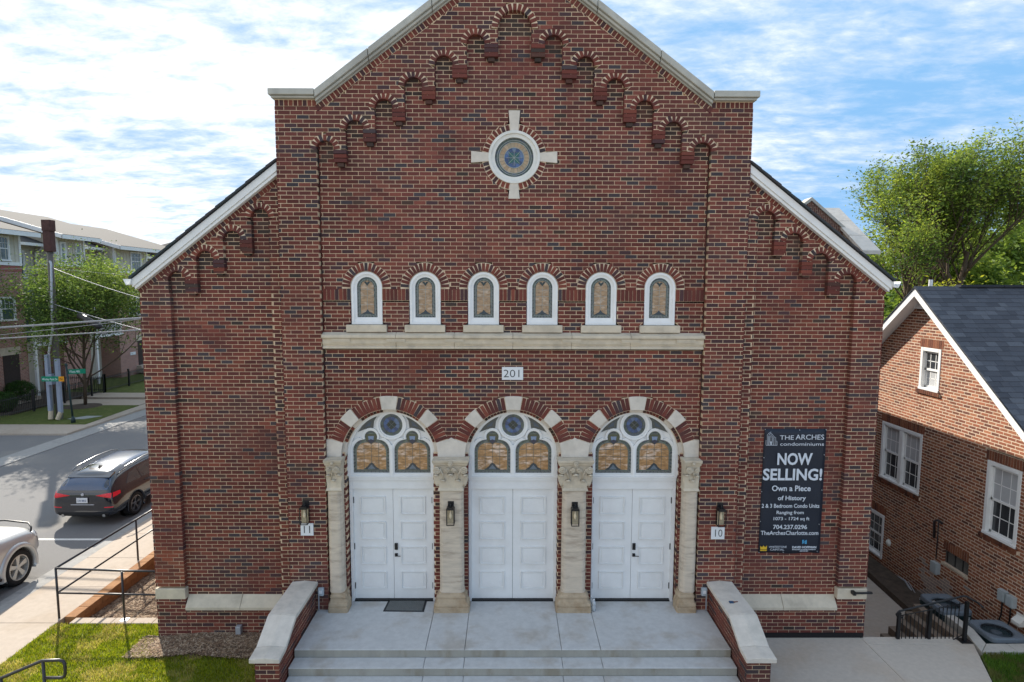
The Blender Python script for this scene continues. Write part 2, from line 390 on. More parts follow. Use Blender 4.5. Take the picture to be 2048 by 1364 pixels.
def reg_field(z):
    h = min(3.238, rake_clip(z, 3.238, 9.205))
    if h <= 0: return []
    i = [(-h, h)]; ex = []
    # only where the arcade leaves it open (with a margin)
    if z > 8.52:
        keep = []
        e = arch_openings(ARC_R, z - .03, 3.24); e = e + mirror(e)
        for a, b in e: keep.append((a - .02, b + .02))
        keep.sort(); mer = []
        for a, b in keep:
            if mer and a <= mer[-1][1] + .005: mer[-1] = (mer[-1][0], max(b, mer[-1][1]))
            else: mer.append((a, b))
        i = [(max(a, -h), min(b, h)) for a, b in mer if b > -h and a < h]
    for wx in WINX:
        if 5.515 <= z < 5.645: ex.append((wx - .345, wx + .345))
        elif 5.645 <= z < 6.277: ex.append((wx - .268, wx + .268))
        if 6.255 <= z < 6.277 + .415: hh = math.sqrt(max(0, .415 ** 2 - max(0, z - 6.277) ** 2)); ex.append((wx - hh, wx + hh))
    if 6.05 <= z < 6.257: ex = [(-3.24, 3.24)]
    if 5.235 <= z < 5.515: ex = [(-3.24, 3.24)]
    dz = z - 8.435
    if abs(dz) < .535: hh = math.sqrt(.535 ** 2 - dz * dz); ex.append((-hh, hh))
    if abs(dz) < .10: ex.append((-.715, .715))
    if .4 < abs(dz) and -.68 < dz < .75: ex.append((-.095, .095))
    for d in DX:
        if z < DZ + DRO:
            t = z - DZ
            if t >= 0: hh = math.sqrt(DRO ** 2 - t * t); ex.append((d - hh, d + hh))
    if z < 3.67: ex = [(-3.3, 3.3)]
    return [(a, b) for a, b in subtract(i, ex) if b - a > .012]
def tf(x, z):
    if z < 1.62 and z > .92 and x < -5.7: return tint('repair')
    if random.random() < .025: return tint('dark_brick')
    for c, r, s in ARC:
        if abs(x - c) < r + .02 and s - .12 < z < s + r and random.random() < .75: return tint('dark_brick')  # darker bricks gathered in the heads of the tower niches
    for c, r, s in WARC:
        if abs(abs(x) - c) < r + .02 and s - .25 < z < s + r and random.random() < .75: return tint('dark_brick')  # likewise in the heads of the wing niches
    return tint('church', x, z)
stuff = MB(); mort = MB()
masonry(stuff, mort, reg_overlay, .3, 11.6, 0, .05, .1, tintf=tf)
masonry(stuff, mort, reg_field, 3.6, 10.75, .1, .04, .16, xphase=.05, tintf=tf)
# brick piers behind the stone columns, at the sides of the doors
for a, b in ((-3.24, -2.93), (-1.40, -.79), (.79, 1.40), (2.93, 3.24)):
    masonry(stuff, mort, lambda z: [(a, b)], .6, 3.40, .16, .06, .24, xphase=rnd(0, .2), tintf=tf, keep=False)
# wings
def wtop(x, off): return 8.335 - .775 * (abs(x) - 3.95) - off
def reg_wing(z):
    lim = 3.95 + (8.335 - .33 - z) / .775
    i = [(3.91, min(6.36, lim))]
    if lim <= 3.93: return []
    ex = arch_openings(WARC, z, 5.86) + rings_cut(z, [(c, s, RO(r), r) for c, r, s in WARC])
    if z < 6.39 - CORB: ex = [(4.12, 5.84)]
    if .715 < z < .925: ex.append((5.84, 6.4))
    return [(a, b) for a, b in subtract(i, ex) if b - a > .012]
def reg_wfield(z):
    i = [(4.05, 5.86)]
    if z > 6.39:
        e = sorted((a - .02, b + .02) for a, b in arch_openings(WARC, z - .03, 5.86)); mer = []
        for a, b in e:
            if mer and a <= mer[-1][1] + .005: mer[-1] = (mer[-1][0], max(b, mer[-1][1]))
            else: mer.append((a, b))
        i = mer
    return i
for sgn in (-1, 1):
    mf = (lambda f: (lambda z: mirror(f(z))[::-1])) if sgn < 0 else (lambda f: f)
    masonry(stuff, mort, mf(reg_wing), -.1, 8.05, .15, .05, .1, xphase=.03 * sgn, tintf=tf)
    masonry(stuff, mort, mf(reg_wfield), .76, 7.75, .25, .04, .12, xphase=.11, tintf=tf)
    masonry(stuff, mort, (lambda z: [(-5.84, -3.3)] if sgn < 0 else [(3.3, 5.84)]), -.12, .55, .152, .05, .1, xphase=.02, tintf=tf)
SP = SPARE[:]; SPARE.clear()
single_bricks(SP, [brick_m], church, 'brick', 300, lambda x, y, z: ((x, y, z), (0, 0, 0)), stuff,
              order=lambda b: (-b[2] + abs(b[0]) * .25 + b[1] * 3) if b[1] < .05 else 50 - b[2])
stuff.build('brickwork', [brick_m], church, kind='stuff')
mort.build('mortar_wall', [mortar_m], church)
# body of the church behind its front
bodym = mat('brick side wall', (.13, .055, .04), .88, .3, 9, .002, 60, col2=(.22, .12, .08), blot=.35, blotscale=14)
nt = bodym.node_tree; bt = nt.nodes.new('ShaderNodeTexBrick'); tc = nt.nodes.new('ShaderNodeNewGeometry'); mp = nt.nodes.new('ShaderNodeMapping')
mp.inputs['Rotation'].default_value = (R(90), 0, R(90)); nt.links.new(tc.outputs['Position'], mp.inputs[0]); nt.links.new(mp.outputs[0], bt.inputs['Vector'])
bt.inputs['Scale'].default_value = 1; bt.inputs['Brick Width'].default_value = BL; bt.inputs['Row Height'].default_value = CH; bt.inputs['Mortar Size'].default_value = .006
bt.inputs['Color1'].default_value = (.14, .055, .04, 1); bt.inputs['Color2'].default_value = (.09, .042, .036, 1); bt.inputs['Mortar'].default_value = (.36, .28, .2, 1)
nt.links.new(bt.outputs[0], nt.nodes['Principled BSDF'].inputs['Base Color'])
b = MB()
b.prism([(-3.90, .0), (3.90, .0), (3.90, 9.2), (3.2, 9.2), (0, 11.4), (-3.2, 9.2), (-3.90, 9.2)], .505, .62)
for s in (-1, 1): b.box(min(s * 3.78, s * 3.895), max(s * 3.78, s * 3.895), .095, .505, .3, 9.25); b.box(min(s * 3.28, s * 3.78), max(s * 3.28, s * 3.78), .1, .2, .3, 8.3)
b.build('tower_backing', bodym, church)
b = MB()
for s in (-1, 1): b.prism([(s * 3.9, -1), (s * 6.35, -1), (s * 6.35, 6.15), (s * 3.9, 8.05)], .28, 24)
b.prism([(-3.9, -1), (3.9, -1), (3.9, 8.0), (0, 10.2), (-3.9, 8.0)], .62, 24)
b.box(-6.35, -3.9, .2, .3, -.8, .3); b.box(3.9, 6.35, .26, .3, -.8, .3)
b.build('side_wall', bodym, church)
# roof, fascia, gutter of the wings
for s in (-1, 1):
    P = lambda x, z: (s * x, z)
    b = MB(); k = 0; x = 3.91
    while x < 6.40:
        x2 = min(x + .17, 6.42); zt, zt2 = wtop(x, -.015), wtop(x2, -.015)
        b.prism([P(x, zt - .035), P(x2, zt2 - .035), P(x2, zt2 + .006), P(x, zt - .006)], -.03 - .004 * (k % 3), 24, (.05 * rnd(.8, 1.2), .055, .06)); x = x2; k += 1
    b.build('roof', [shing_m], church)
    b = MB(); b.prism([P(3.91, wtop(3.91, .035)), P(6.40, wtop(6.40, .035)), P(6.40, wtop(6.40, .175)), P(3.91, wtop(3.91, .175))], .02, .15)
    b.prism([P(3.91, wtop(3.91, .175)), P(6.37, wtop(6.37, .175)), P(6.37, wtop(6.37, .235)), P(3.91, wtop(3.91, .235))], .045, .15)
    bevel(b.build('rake_board', white_m, church), .006, 1)
    b = MB(); g = [(0, 0), (.02, -.1), (.1, -.115), (.145, -.02), (.15, 0), (.135, 0), (.09, -.1), (.03, -.085), (.012, 0)]
    b.prism([P(6.385 + gx * .9, 6.40 + gz * .9) for gx, gz in g], -.02, 22); b.build('gutter', white_m, church)
# raking header courses
hd = MB()
def header_row(x0, z0, x1, z1, Y, up, w=.062, gap=.014, hgt=.085, c=None):
    d = Vector((x1 - x0, z1 - z0)); n = int(d.length // (w + gap)); d.normalize(); q = Vector((-d.y, d.x)) * up
    for i in range(n):
        a = Vector((x0, z0)) + d * (i * (w + gap) + gap / 2); e = a + d * w
        hd.prism([tuple(a), tuple(e), tuple(e + q * hgt), tuple(a + q * hgt)], Y + rnd(-.001, .001), Y + .05, tint())
mb2 = MB()
for s in (-1, 1):
    header_row(s * 3.20, APEX - RAKE * 3.20 - .325, 0, APEX - .325, -.002, 1 if s < 0 else -1, hgt=.092)
    mb2.prism([(s * 3.22, APEX - RAKE * 3.2 - .345), (0, APEX - .345), (0, APEX - .17), (s * 3.22, APEX - RAKE * 3.2 - .17)], .004, .1)
    header_row(s * 3.91, 9.212, s * 3.22, 9.212, -.002, 1 if s > 0 and False else (1 if s < 0 else -1), hgt=.09)
    mb2.prism([(s * 3.905, 9.2), (s * 3.2, 9.2), (s * 3.2, 9.33), (s * 3.905, 9.33)], .004, .1)
    header_row(s * 6.34, wtop(6.34, .33), s * 3.93, wtop(3.93, .33), .148, 1 if s < 0 else -1, hgt=.08)
    mb2.prism([(s * 6.35, wtop(6.35, .36)), (s * 3.91, wtop(3.91, .36)), (s * 3.91, wtop(3.91, .2)), (s * 6.35, wtop(6.35, .2))], .156, .26)
# tower copings: cap, and a smaller moulding below, in lengths with open joints
def slope_piece(x0, x1, top, t0, t1, Y0, Y1, b):
    f = lambda x, o: APEX - RAKE * abs(x) - o * math.sqrt(1 + RAKE * RAKE)
    b.prism([(x0, f(x0, t0)), (x1, f(x1, t0)), (x1, f(x1, t1)), (x0, f(x0, t1))], Y0, Y1)
for s in (-1, 1):
    cuts = [0, .9, 1.32, 2.35, 3.225]
    for a, bb in zip(cuts, cuts[1:]):
        b = MB(); e = .004
        slope_piece(s * (a + e), s * (bb - e), 0, -.0, .10, -.13, .66, b); slope_piece(s * (a + e), s * (bb - e), 0, .102, .145, -.085, .64, b); slope_piece(s * (a + e), s * (bb - e), 0, .147, .168, -.035, .62, b)
        bevel(b.build('coping_stone', coping_m, church), .012)
    b = MB(); b.box(min(s * 3.23, s * 3.97), max(s * 3.23, s * 3.97), -.13, .66, 9.355, 9.455); b.box(min(s * 3.23, s * 3.94), max(s * 3.23, s * 3.94), -.085, .64, 9.315, 9.353)
    bevel(b.build('coping_stone', coping_m, church), .012)
# arches of brick
am = MB(); abst = MB(); vari = {}
def arch_brick(cx, cz, ri, ro, ang, Y, depth, w, obj, c=None):
    """one brick of an arch ring, its centre line at angle ang (degrees)"""
    c = c or tint(); rm = (ri + ro) / 2; h = (ro - ri) - .006; o = rnd(-.0015, .0015)
    if obj:
        key = (round(w, 3), round(h, 3), round(depth, 3), round(c[0] * 40), round(c[1] * 60))
        if key not in vari:
            b = MB(); b.box(-h / 2, h / 2, 0, depth, -w / 2, w / 2, c); vari[key] = b.mesh('arch_brick', [brick_m])
        link('arch_brick', vari[key], church, (cx + rm * math.cos(R(ang)), Y + o, cz + rm * math.sin(R(ang))), (0, -R(ang), 0))
    else:
        d = Vector((math.cos(R(ang)), math.sin(R(ang)))); q = Vector((-d.y, d.x)); m0 = Vector((cx, cz)) + d * rm
        abst.prism([tuple(m0 + d * h / 2 * a + q * w / 2 * e) for a, e in ((-1, -1), (1, -1), (1, 1), (-1, 1))], Y + o, Y + depth, c)
def ring_mortar(cx, cz, ri, ro, Y, depth, a0=0, a1=180, n=24): am.ring(arc(cx, cz, ro, a0, a1, n), arc(cx, cz, ri, a0, a1, n), Y + .005, Y + depth, closed=(a1 - a0 == 360))
for c, r, s in ARC:
    n = 13 if r > .2 else 9
    ring_mortar(c, s, r + .006, RO(r) + .006, 0, .1)
    for i in range(n): arch_brick(c, s, r, RO(r), 180 * (i + .5) / n, -.001, .1, .052 if r < .2 else .056, r > .2)
for sg in (-1, 1):
    for c, r, s in WARC:
        ring_mortar(sg * c, s, r + .006, RO(r) + .006, .15, .1)
        for i in range(9): arch_brick(sg * c, s, r, RO(r), 180 * (i + .5) / 9, .149, .1, .052, False)
# window rings
for wx in WINX:
    ring_mortar(wx, 6.277, .268, .418, .1, .1, -3, 183)
    for i in range(17): arch_brick(wx, 6.277, .27, .412, -1 + 182 * (i + .5) / 17, .098, .1, .050, True)
for i in range(40):
    a = 9 * i + 4.5
    if min(abs(((a - k + 180) % 360) - 180) for k in (0, 90, 180, 270)) < 10.5: continue
    arch_brick(0, 8.435, .432, .53, a, .098, .1, .056, True)
ring_mortar(0, 8.435, .425, .538, .1, .1, 0, 360, 48)
# door arches: front order, inner order, three stones each
for d in DX:
    ring_mortar(d, DZ, DRI - .004, DRO + .008, .1, .1, 17, 163, 40); ring_mortar(d, DZ, .772, DRI + .02, .2, .12, 17, 163, 40)
    for a0, a1, n in ((17.5, 38, 5), (52, 81.5, 7), (98.5, 128, 7), (142, 162.5, 5)):
        for i in range(n):
            a = a0 + (a1 - a0) * (i + .5) / n
            arch_brick(d, DZ, DRI, DRO, a, .097, .11, .061, True); arch_brick(d, DZ, .775, DRI + .01, a, .19, .12, .048, False, tint('dark_brick') if random.random() < .35 else None)
    for a0, a1 in ((38.3, 51.7), (81.8, 98.2), (128.3, 141.7)):
        b = MB(); b.ring(arc(d, DZ, DRO + .015, a0, a1, 5), arc(d, DZ, DRI - .004, a0, a1, 5), .088, .2, closed=False)
        b.ring(arc(d, DZ, DRI, a0, a1, 5), arc(d, DZ, .774, a0, a1, 5), .186, .31, closed=False)
        bevel(b.build('arch_stone', lime_pale_m, church), .006)
am.build('arch_mortar', [mat('pale arch mortar', (.70, .56, .40), .95, .15, 20, .003, 90)], church, kind='stuff'); abst.build('arch_brickwork', [brick_m], church, kind='stuff')
# soldier course between the windows
edges = [-3.238] + [v for w in WINX for v in (w - .265, w + .265)] + [3.238]
for i in range(0, len(edges), 2):
    a, e = edges[i], edges[i + 1]; n = round((e - a) / .0672); w = (e - a) / n
    mb2.box(a, e, .106, .2, 6.05, 6.257)
    for k in range(n): hd.box(a + k * w + .004, a + (k + 1) * w - .004, .099 + rnd(-.001, .001), .15, 6.056, 6.25, tint())
# corbels under the arcade
def corbel(x0, x1, top, Y):
    for k in range(3):
        o = (.045, .030, .012)[k] if True else 0
        hd.box(x0 - .004, x1 + .004, Y - .014 + k * .005, Y + .1, top - (k + 1) * CH + .006, top - k * CH - .004, tint('dark_brick' if random.random() < .2 else 'church'))
    m = (x0 + x1) / 2; hd.box(m - .052, m + .052, Y + .02, Y + .1, top - 3 * CH - .062, top - 3 * CH - .004, tint('dark_brick'))  # one darker brick below each corbel
for chain, Y, sg in ((ARC_R, 0, 1), (ARC_R, 0, -1), (WARC, .15, 1), (WARC, .15, -1)):
    for (c, r, s), (c2, r2, s2) in zip(chain, chain[1:]):
        x0, x1 = sorted((sg * (c + r), sg * (c2 - r2))); corbel(x0, x1, s2 - .001, Y)
hd.build('header_bricks', [brick_m], church, kind='stuff'); mb2.build('header_mortar', [mortar_m], church, kind='stuff')
# ------------------------------------------------------------------ cut stone on the front
for a, e in zip([-3.245, -1.995, -1.007, -.012, .988, 1.99], [-1.995, -1.007, -.012, .988, 1.99, 3.245]):
    b = MB(); g = .0025
    prof = [(.2, 5.515), (.085, 5.515), (-.015, 5.475), (-.03, 5.47), (-.03, 5.425), (.0, 5.415), (.02, 5.395), (.02, 5.33), (.035, 5.305), (.05, 5.285), (.02, 5.272), (.02, 5.238), (.2, 5.238)]
    n = len(prof); x0, x1 = a + g, e - g
    b.add([(x0, y, z) for y, z in prof] + [(x1, y, z) for y, z in prof], [tuple(range(n)), tuple(range(2 * n - 1, n - 1, -1))] + [(i, i + n, (i + 1) % n + n, (i + 1) % n) for i in range(n)])
    o = b.build('belt_stone', lime_m, church); bevel(o, .004, 1)
for x in (-2.93, -1.995, -1.007, -.012, .988, 1.99, 2.93):
    b = MB(); b.box(x - .16, x + .16, -.005, .03, 5.372, 5.412); b.box(x - .16, x + .16, -.0, .03, 5.352, 5.370); b.build('belt_block', lime_m, church)
for wx in WINX:
    b = MB(); b.box(wx - .343, wx + .343, .03, .2, 5.520, 5.642); bevel(b.build('sill_stone', lime_m, church), .008)
for s in (-1, 1):
    b = MB(); x0, x1 = sorted((s * 5.835, s * 6.37)); b.box(x0, x1, .135, .35, .722, .918); bevel(b.build('band_stone', lime_m, church), .008)
    a, e = (3.30, 4.86), (4.866, 5.832)
    for p, q in (a, e):
        x0, x1 = sorted((s * p, s * q)); b = MB()
        prof = [(.26, .76), (.25, .76), (.105, .585), (.105, .53), (.16, .52), (.26, .52)]; n = len(prof)
        b.add([(x0, y, z) for y, z in prof] + [(x1, y, z) for y, z in prof], [tuple(range(n)), tuple(range(2 * n - 1, n - 1, -1))] + [(i, i + n, (i + 1) % n + n, (i + 1) % n) for i in range(n)])
        bevel(b.build('plinth_stone', lime_m, church), .006)
b = MB(); b.box(3.9, 6.34, .128, .16, -.03, .085); b.build('damp_proof_strip', mat('black membrane', (.012, .012, .013), .5, .3, 30, .004, 40), church)
# springer stones
def springer(xl, xr, cl, cr):
    zt = lambda: DZ + DRO * math.sin(R(17.2))
    for ri, ro, y0, y1 in ((DRI, DRO, .088, .2), (.775, DRI + .01, .188, .31)):
        pts = []
        if cl is not None: pts += [(cl + r_ * math.cos(R(a)), DZ + r_ * math.sin(R(a))) for r_, a in [(ri, a) for a in (0, 6, 12, 17)] + [(ro, 17)]]
        else: pts += [(xl, DZ), (xl, DZ + DRO * math.sin(R(17)))]
        if cl is not None and cr is not None and ri == DRI: pts += [((cl + cr) / 2, DZ + .345)]
        right = [(cr - r_ * math.cos(R(a)), DZ + r_ * math.sin(R(a))) for r_, a in [(ro, 17)] + [(ri, a) for a in (17, 12, 6, 0)]] if cr is not None else [(xr, DZ + DRO * math.sin(R(17))), (xr, DZ)]
        if y0 > .15:
            # inner order: two separate slips against each opening
            for c_, sg in ((cl, 1), (cr, -1)):
                if c_ is None: continue
                q = [(c_ + sg * ri * math.cos(R(a)), DZ + ri * math.sin(R(a))) for a in (0, 6, 12, 17)] + [(c_ + sg * ro * math.cos(R(17)), DZ + ro * math.sin(R(17))), (c_ + sg * ro, DZ)]
                bb.prism(q, y0, y1)
        else: bb.prism(pts + right, y0, y1)
for xl, xr, cl, cr in ((-3.24, None, None, -2.15), (None, None, -2.15, 0), (None, None, 0, 2.15), (None, 3.24, 2.15, None)):
    bb = MB(); springer(xl, xr, cl, cr); bevel(bb.build('springer_stone', lime_pale_m, church), .004, 1)
# rose window
rose = church
for a, L_ in ((0, .715), (90, .75), (180, .715), (270, .68)):
    d = Vector((math.cos(R(a)), math.sin(R(a)))); q = Vector((-d.y, d.x)); c = Vector((0, 8.435))
    b = MB(); b.prism([tuple(c + d * .42 + q * .068), tuple(c + d * .42 - q * .068), tuple(c + d * L_ - q * .095), tuple(c + d * L_ + q * .095)], .088, .2)
    bevel(b.build('cross_stone', lime_pale_m, church), .004, 1)
def disc_ring(b, cx, cz, ro, ri, y0, y1, n=48, col=None): b.ring(arc(cx, cz, ro, 0, 360, n)[:-1], arc(cx, cz, ri, 0, 360, n)[:-1], y0, y1, True, col)
win = MB(); disc_ring(win, 0, 8.435, .428, .385, .075, .2); disc_ring(win, 0, 8.435, .385, .322, .105, .2)
rw = win.build('round_window', cream_m, church)
BLU = [(.05, .09, .20), (.07, .13, .28), (.04, .07, .16), (.12, .18, .30)]; GRN = [(.07, .10, .085), (.09, .12, .10), (.055, .075, .07), (.08, .10, .12), (.10, .13, .11)]
AMB = [(.42, .30, .18), (.38, .26, .15), (.46, .34, .22), (.36, .28, .18)]
def pieces_ring(b, cx, cz, r0, r1, n, cols, y, gap=.006):
    for i in range(n):
        a0, a1 = 360 * i / n, 360 * (i + 1) / n; g = math.degrees(gap / r1)
        b.prism(arc(cx, cz, r1 - gap / 2, a0 + g / 2, a1 - g / 2, 3) + arc(cx, cz, r0 + gap / 2, a1 - g / 2, a0 + g / 2, 3), y, y + .004, random.choice(cols))
b = MB(); b.prism(arc(0, 8.435, .325, 0, 360, 40)[:-1], .168, .19); b.build('lead', lead_m, rw)
b = MB(); pieces_ring(b, 0, 8.435, .285, .32, 34, GRN + [(.06, .08, .11)], .163); pieces_ring(b, 0, 8.435, .255, .284, 26, GRN + [(.09, .11, .15)], .163); pieces_ring(b, 0, 8.435, .168, .252, 24, AMB, .163); pieces_ring(b, 0, 8.435, .10, .165, 14, BLU, .163); pieces_ring(b, 0, 8.435, .02, .099, 8, BLU, .163)
for k in range(4):
    a = 45 + 90 * k; d = Vector((math.cos(R(a)), math.sin(R(a)))); q = Vector((-d.y, d.x)); c = Vector((0, 8.435))
    b.prism([tuple(c), tuple(c + d * .06 - q * .04), tuple(c + d * .14), tuple(c + d * .06 + q * .04)], .158, .164, (.03, .12, .10))
b.build('coloured_glass', glass_m, rw)
b = MB(); 
for r_ in (.284, .253, .166): disc_ring(b, 0, 8.435, r_ + .004, r_ - .004, .154, .166, 40)
for k in range(8):
    a = R(45 * k); b.tube([(math.cos(a) * .0, .156, 8.435 + math.sin(a) * .0), (math.cos(a) * .13, .156, 8.435 + math.sin(a) * .13)], .004, 4)
b.build('lead_line', mat('pale lead line', (.35, .38, .36), .5, .1, 20), rw)

# ------------------------------------------------------------------ six small arched windows
def arch_outline(cx, half, z0, zs, n=14): return [(cx - half, z0), (cx + half, z0)] + arc(cx, zs, half, 0, 180, n)
def band_pieces(b, outer, inner, step, cols, y, th=.004, gap=.004):
    """mosaic border between two outlines with equal point counts"""
    n = len(outer)
    for i in range(n):
        j = (i + 1) % n; o0, o1, i0, i1 = Vector(outer[i]), Vector(outer[j]), Vector(inner[i]), Vector(inner[j])
        m = max(1, round((o1 - o0).length / step))
        for k in range(m):
            t0, t1 = k / m + .05, (k + 1) / m - .05
            b.prism([tuple(o0.lerp(o1, t0)), tuple(o0.lerp(o1, t1)), tuple(i0.lerp(i1, t1)), tuple(i0.lerp(i1, t0))], y, y + th, random.choice(cols))
for wi, wx in enumerate(WINX):
    b = MB()
    def outl(h, z0): return arch_outline(wx, h, z0, 6.277, 20)
    b.ring(outl(.262, 5.648), outl(.222, 5.69), .112, .2); b.ring(outl(.222, 5.69), outl(.205, 5.735), .13, .2); b.ring(outl(.205, 5.735), outl(.172, 5.765), .142, .2)
    w = b.build('arched_window', cream_m if wi in () else white_m, church)
    b = MB(); b.prism(outl(.176, 5.762), .168, .19); b.build('lead', lead_m, w)
    b = MB(); band_pieces(b, outl(.171, 5.767), outl(.138, 5.80), .06, GRN, .163); band_pieces(b, outl(.134, 5.803), outl(.115, 5.822), .09, [(.14, .17, .13), (.11, .13, .12), (.05, .07, .06)], .163)
    for dx in (-1, 1):     # dark leaf points at the head and foot
        b.prism([(wx, 6.30), (wx + dx * .055, 6.37), (wx + dx * .02, 6.375), (wx, 6.35)], .158, .163, (.02, .035, .035))
        b.prism([(wx, 5.90), (wx + dx * .03, 5.862), (wx + dx * .095, 5.825), (wx, 5.825)], .158, .163, (.03, .045, .055))
    b.build('coloured_glass', glass_m, w)
    b = MB(); b.prism(outl(.112, 5.825), .1625, .167); b.build('amber_glass', amber2_m, w)
    b = MB()
    for z in (5.98, 6.13, 6.24): b.box(wx - .112, wx + .112, .159, .164, z - .002, z + .002)
    b.box(wx - .002, wx + .002, .159, .164, 5.83, 6.36)
    b.ring(outl(.1375, 5.799), outl(.1335, 5.803), .157, .164)
    b.build('lead_line', mat('pale lead line', (.3, .32, .3), .5), w)

# ------------------------------------------------------------------ three doorways
def lancet(cx, n=10):
    """flat shouldered arch with a rounded bump on top; returns outline for an inset d"""
    def o(d):
        h = .325 - d; z0 = 2.985 + d; zs = 3.40; rs = .20 - d * .6; zt = 3.60 - d
        pts = [(cx - h, z0), (cx + h, z0)]
        pts += arc(cx + h - rs, zt - rs, rs, 0, 72, 6)
        rb = .115 - d * .75; pts += arc(cx, 3.645 - d * .3, rb, -22, 202, 10)
        pts += arc(cx - h + rs, zt - rs, rs, 108, 180, 6)
        return pts
    return o
plead = mat('dark lead line', (.12, .13, .11), .5)
for di, d in enumerate(DX):
    fixed = d == 0
    dw = .745 if not fixed else .775
    fr = MB()
    # outer frame: jambs and arch, thin bead in front
    jl = dw + .02
    fr.box(d - jl, d - dw + .035, .30, .42, .60, 2.93); fr.box(d + dw - .035, d + jl, .30, .42, .60, 2.93)
    fr.box(d - jl, d + jl, .285, .42, 2.86, 2.935); fr.box(d - dw + .036, d + dw - .036, .31, .42, 2.70, 2.86); fr.box(d - jl, d + jl, .27, .30, 2.912, 2.94)
    # tympanum plate
    fr.prism([(d - .80, 2.935), (d + .80, 2.935), (d + .80, DZ)] + arc(d, DZ, .77, 0, 180, 40) + [(d - .80, DZ)], .335, .42)
    fr.ring([(d + .80, 2.94)] + arc(d, DZ, .775, 0, 180, 40) + [(d - .80, 2.94)], [(d + .725, 2.94)] + arc(d, DZ, .725, 0, 180, 40) + [(d - .725, 2.94)], .275, .336, closed=False)
    L = [lancet(d - .365), lancet(d + .365)]
    for l in L: fr.ring(l(-.045), l(-.008), .295, .336); fr.ring(l(-.008), l(.006), .31, .336)
    disc_ring(fr, d, 3.86, .262, .222, .285, .336); disc_ring(fr, d, 3.86, .222, .196, .305, .336)
    fr.box(d - .018, d + .018, .285, .336, 2.94, 3.5)
    f = fr.build('door_surround', white_m, church); bevel(f, .004, 1)
    # stained glass
    ld = MB(); cg = MB(); ag = MB(); ll = MB()
    for l, cx in zip(L, (d - .365, d + .365)):
        ld.prism(l(.004), .329, .336); band_pieces(cg, l(.006), l(.042), .07, GRN + [(.05, .06, .07)], .324); band_pieces(cg, l(.045), l(.062), .12, [(.16, .20, .15), (.13, .15, .13)], .324)
        h = .325 - .066; rs = .16; ag.prism([(cx - h, 3.05), (cx + h, 3.05)] + arc(cx + h - rs, 3.535 - rs, rs, 0, 90, 6) + arc(cx - h + rs, 3.535 - rs, rs, 90, 180, 6), .3255, .331)
        for k in (-1, 0, 1): ll.box(cx + k * .13 - .0032, cx + k * .13 + .0032, .3225, .327, 3.05, 3.53)
        for zz in (3.29, 3.42): ll.box(cx - h, cx + h, .3225, .327, zz - .0032, zz + .0032)
        # shield in the bump and dark crest at the foot
        cg.prism([(cx - .105, 3.69), (cx + .105, 3.69), (cx + .085, 3.56), (cx, 3.51), (cx - .085, 3.56)], .320, .325, (.075, .085, .05))
        cg.prism([(cx - .052, 3.655), (cx + .052, 3.655), (cx + .04, 3.58), (cx, 3.55), (cx - .04, 3.58)], .316, .321, (.20, .27, .40))
        cg.prism([(cx - .07, 3.575), (cx, 3.60), (cx + .07, 3.575), (cx, 3.515)], .314, .318, (.03, .035, .06))
        cg.prism([(cx - .14, 3.052), (cx + .14, 3.052), (cx + .075, 3.10), (cx + .04, 3.15), (cx, 3.175), (cx - .04, 3.15), (cx - .075, 3.10)], .318, .325, (.035, .05, .06))
        cg.prism([(cx - .07, 3.06), (cx + .07, 3.06), (cx, 3.14)], .315, .319, (.12, .16, .20))
        ll.ring(l(.0425), l(.0455), .3215, .327)
    ld.prism(arc(d, 3.86, .198, 0, 360, 32)[:-1], .329, .336)
    pieces_ring(cg, d, 3.86, .148, .197, 22, GRN, .324); pieces_ring(cg, d, 3.86, .07, .144, 12, BLU, .324)
    for ix in (-1, 0, 1):
        for iz in (-1, 0, 1):
            if abs(ix) + abs(iz) > 1 : continue
    for (ux, uz) in ((0, 1), (1, 0), (0, -1), (-1, 0)):
        px, pz = d + ux * .05, 3.86 + uz * .05; cg.prism([(px - .04, pz), (px, pz - .04), (px + .04, pz), (px, pz + .04)], .318, .325, (.02, .035, .03))
    disc_ring(ll, d, 3.86, .149, .1445, .3215, .327, 32)
    for sx in (-1, 1):
        t = [(d + sx * .315, 3.80), (d + sx * .30, 3.93), (d + sx * .24, 4.03), (d + sx * .40, 3.95), (d + sx * .52, 3.84), (d + sx * .60, 3.725), (d + sx * .46, 3.78)]
        ld.prism(t, .329, .336); c0 = Vector((d + sx * .40, 3.86)); cg.prism([tuple(c0 + (Vector(p) - c0) * .84) for p in t], .324, .330, (.075, .085, .08))
        cg.prism([tuple(c0 + (Vector(p) - c0) * .36) for p in t], .319, .325, (.06, .09, .13)); ll.ring([tuple(c0 + (Vector(p) - c0) * .62) for p in t], [tuple(c0 + (Vector(p) - c0) * .57) for p in t], .321, .326)
        fr2 = MB(); fr2.ring([tuple(c0 + (Vector(p) - c0) * 1.12) for p in t], [tuple(c0 + (Vector(p) - c0) * 1.0) for p in t], .315, .336); fr2.build('tracery_bead', white_m, f)
    ld.build('lead', lead_m, f); cg.build('coloured_glass', glass_m, f); ag.build('amber_glass', amber_m, f); ll.build('lead_line', plead, f)
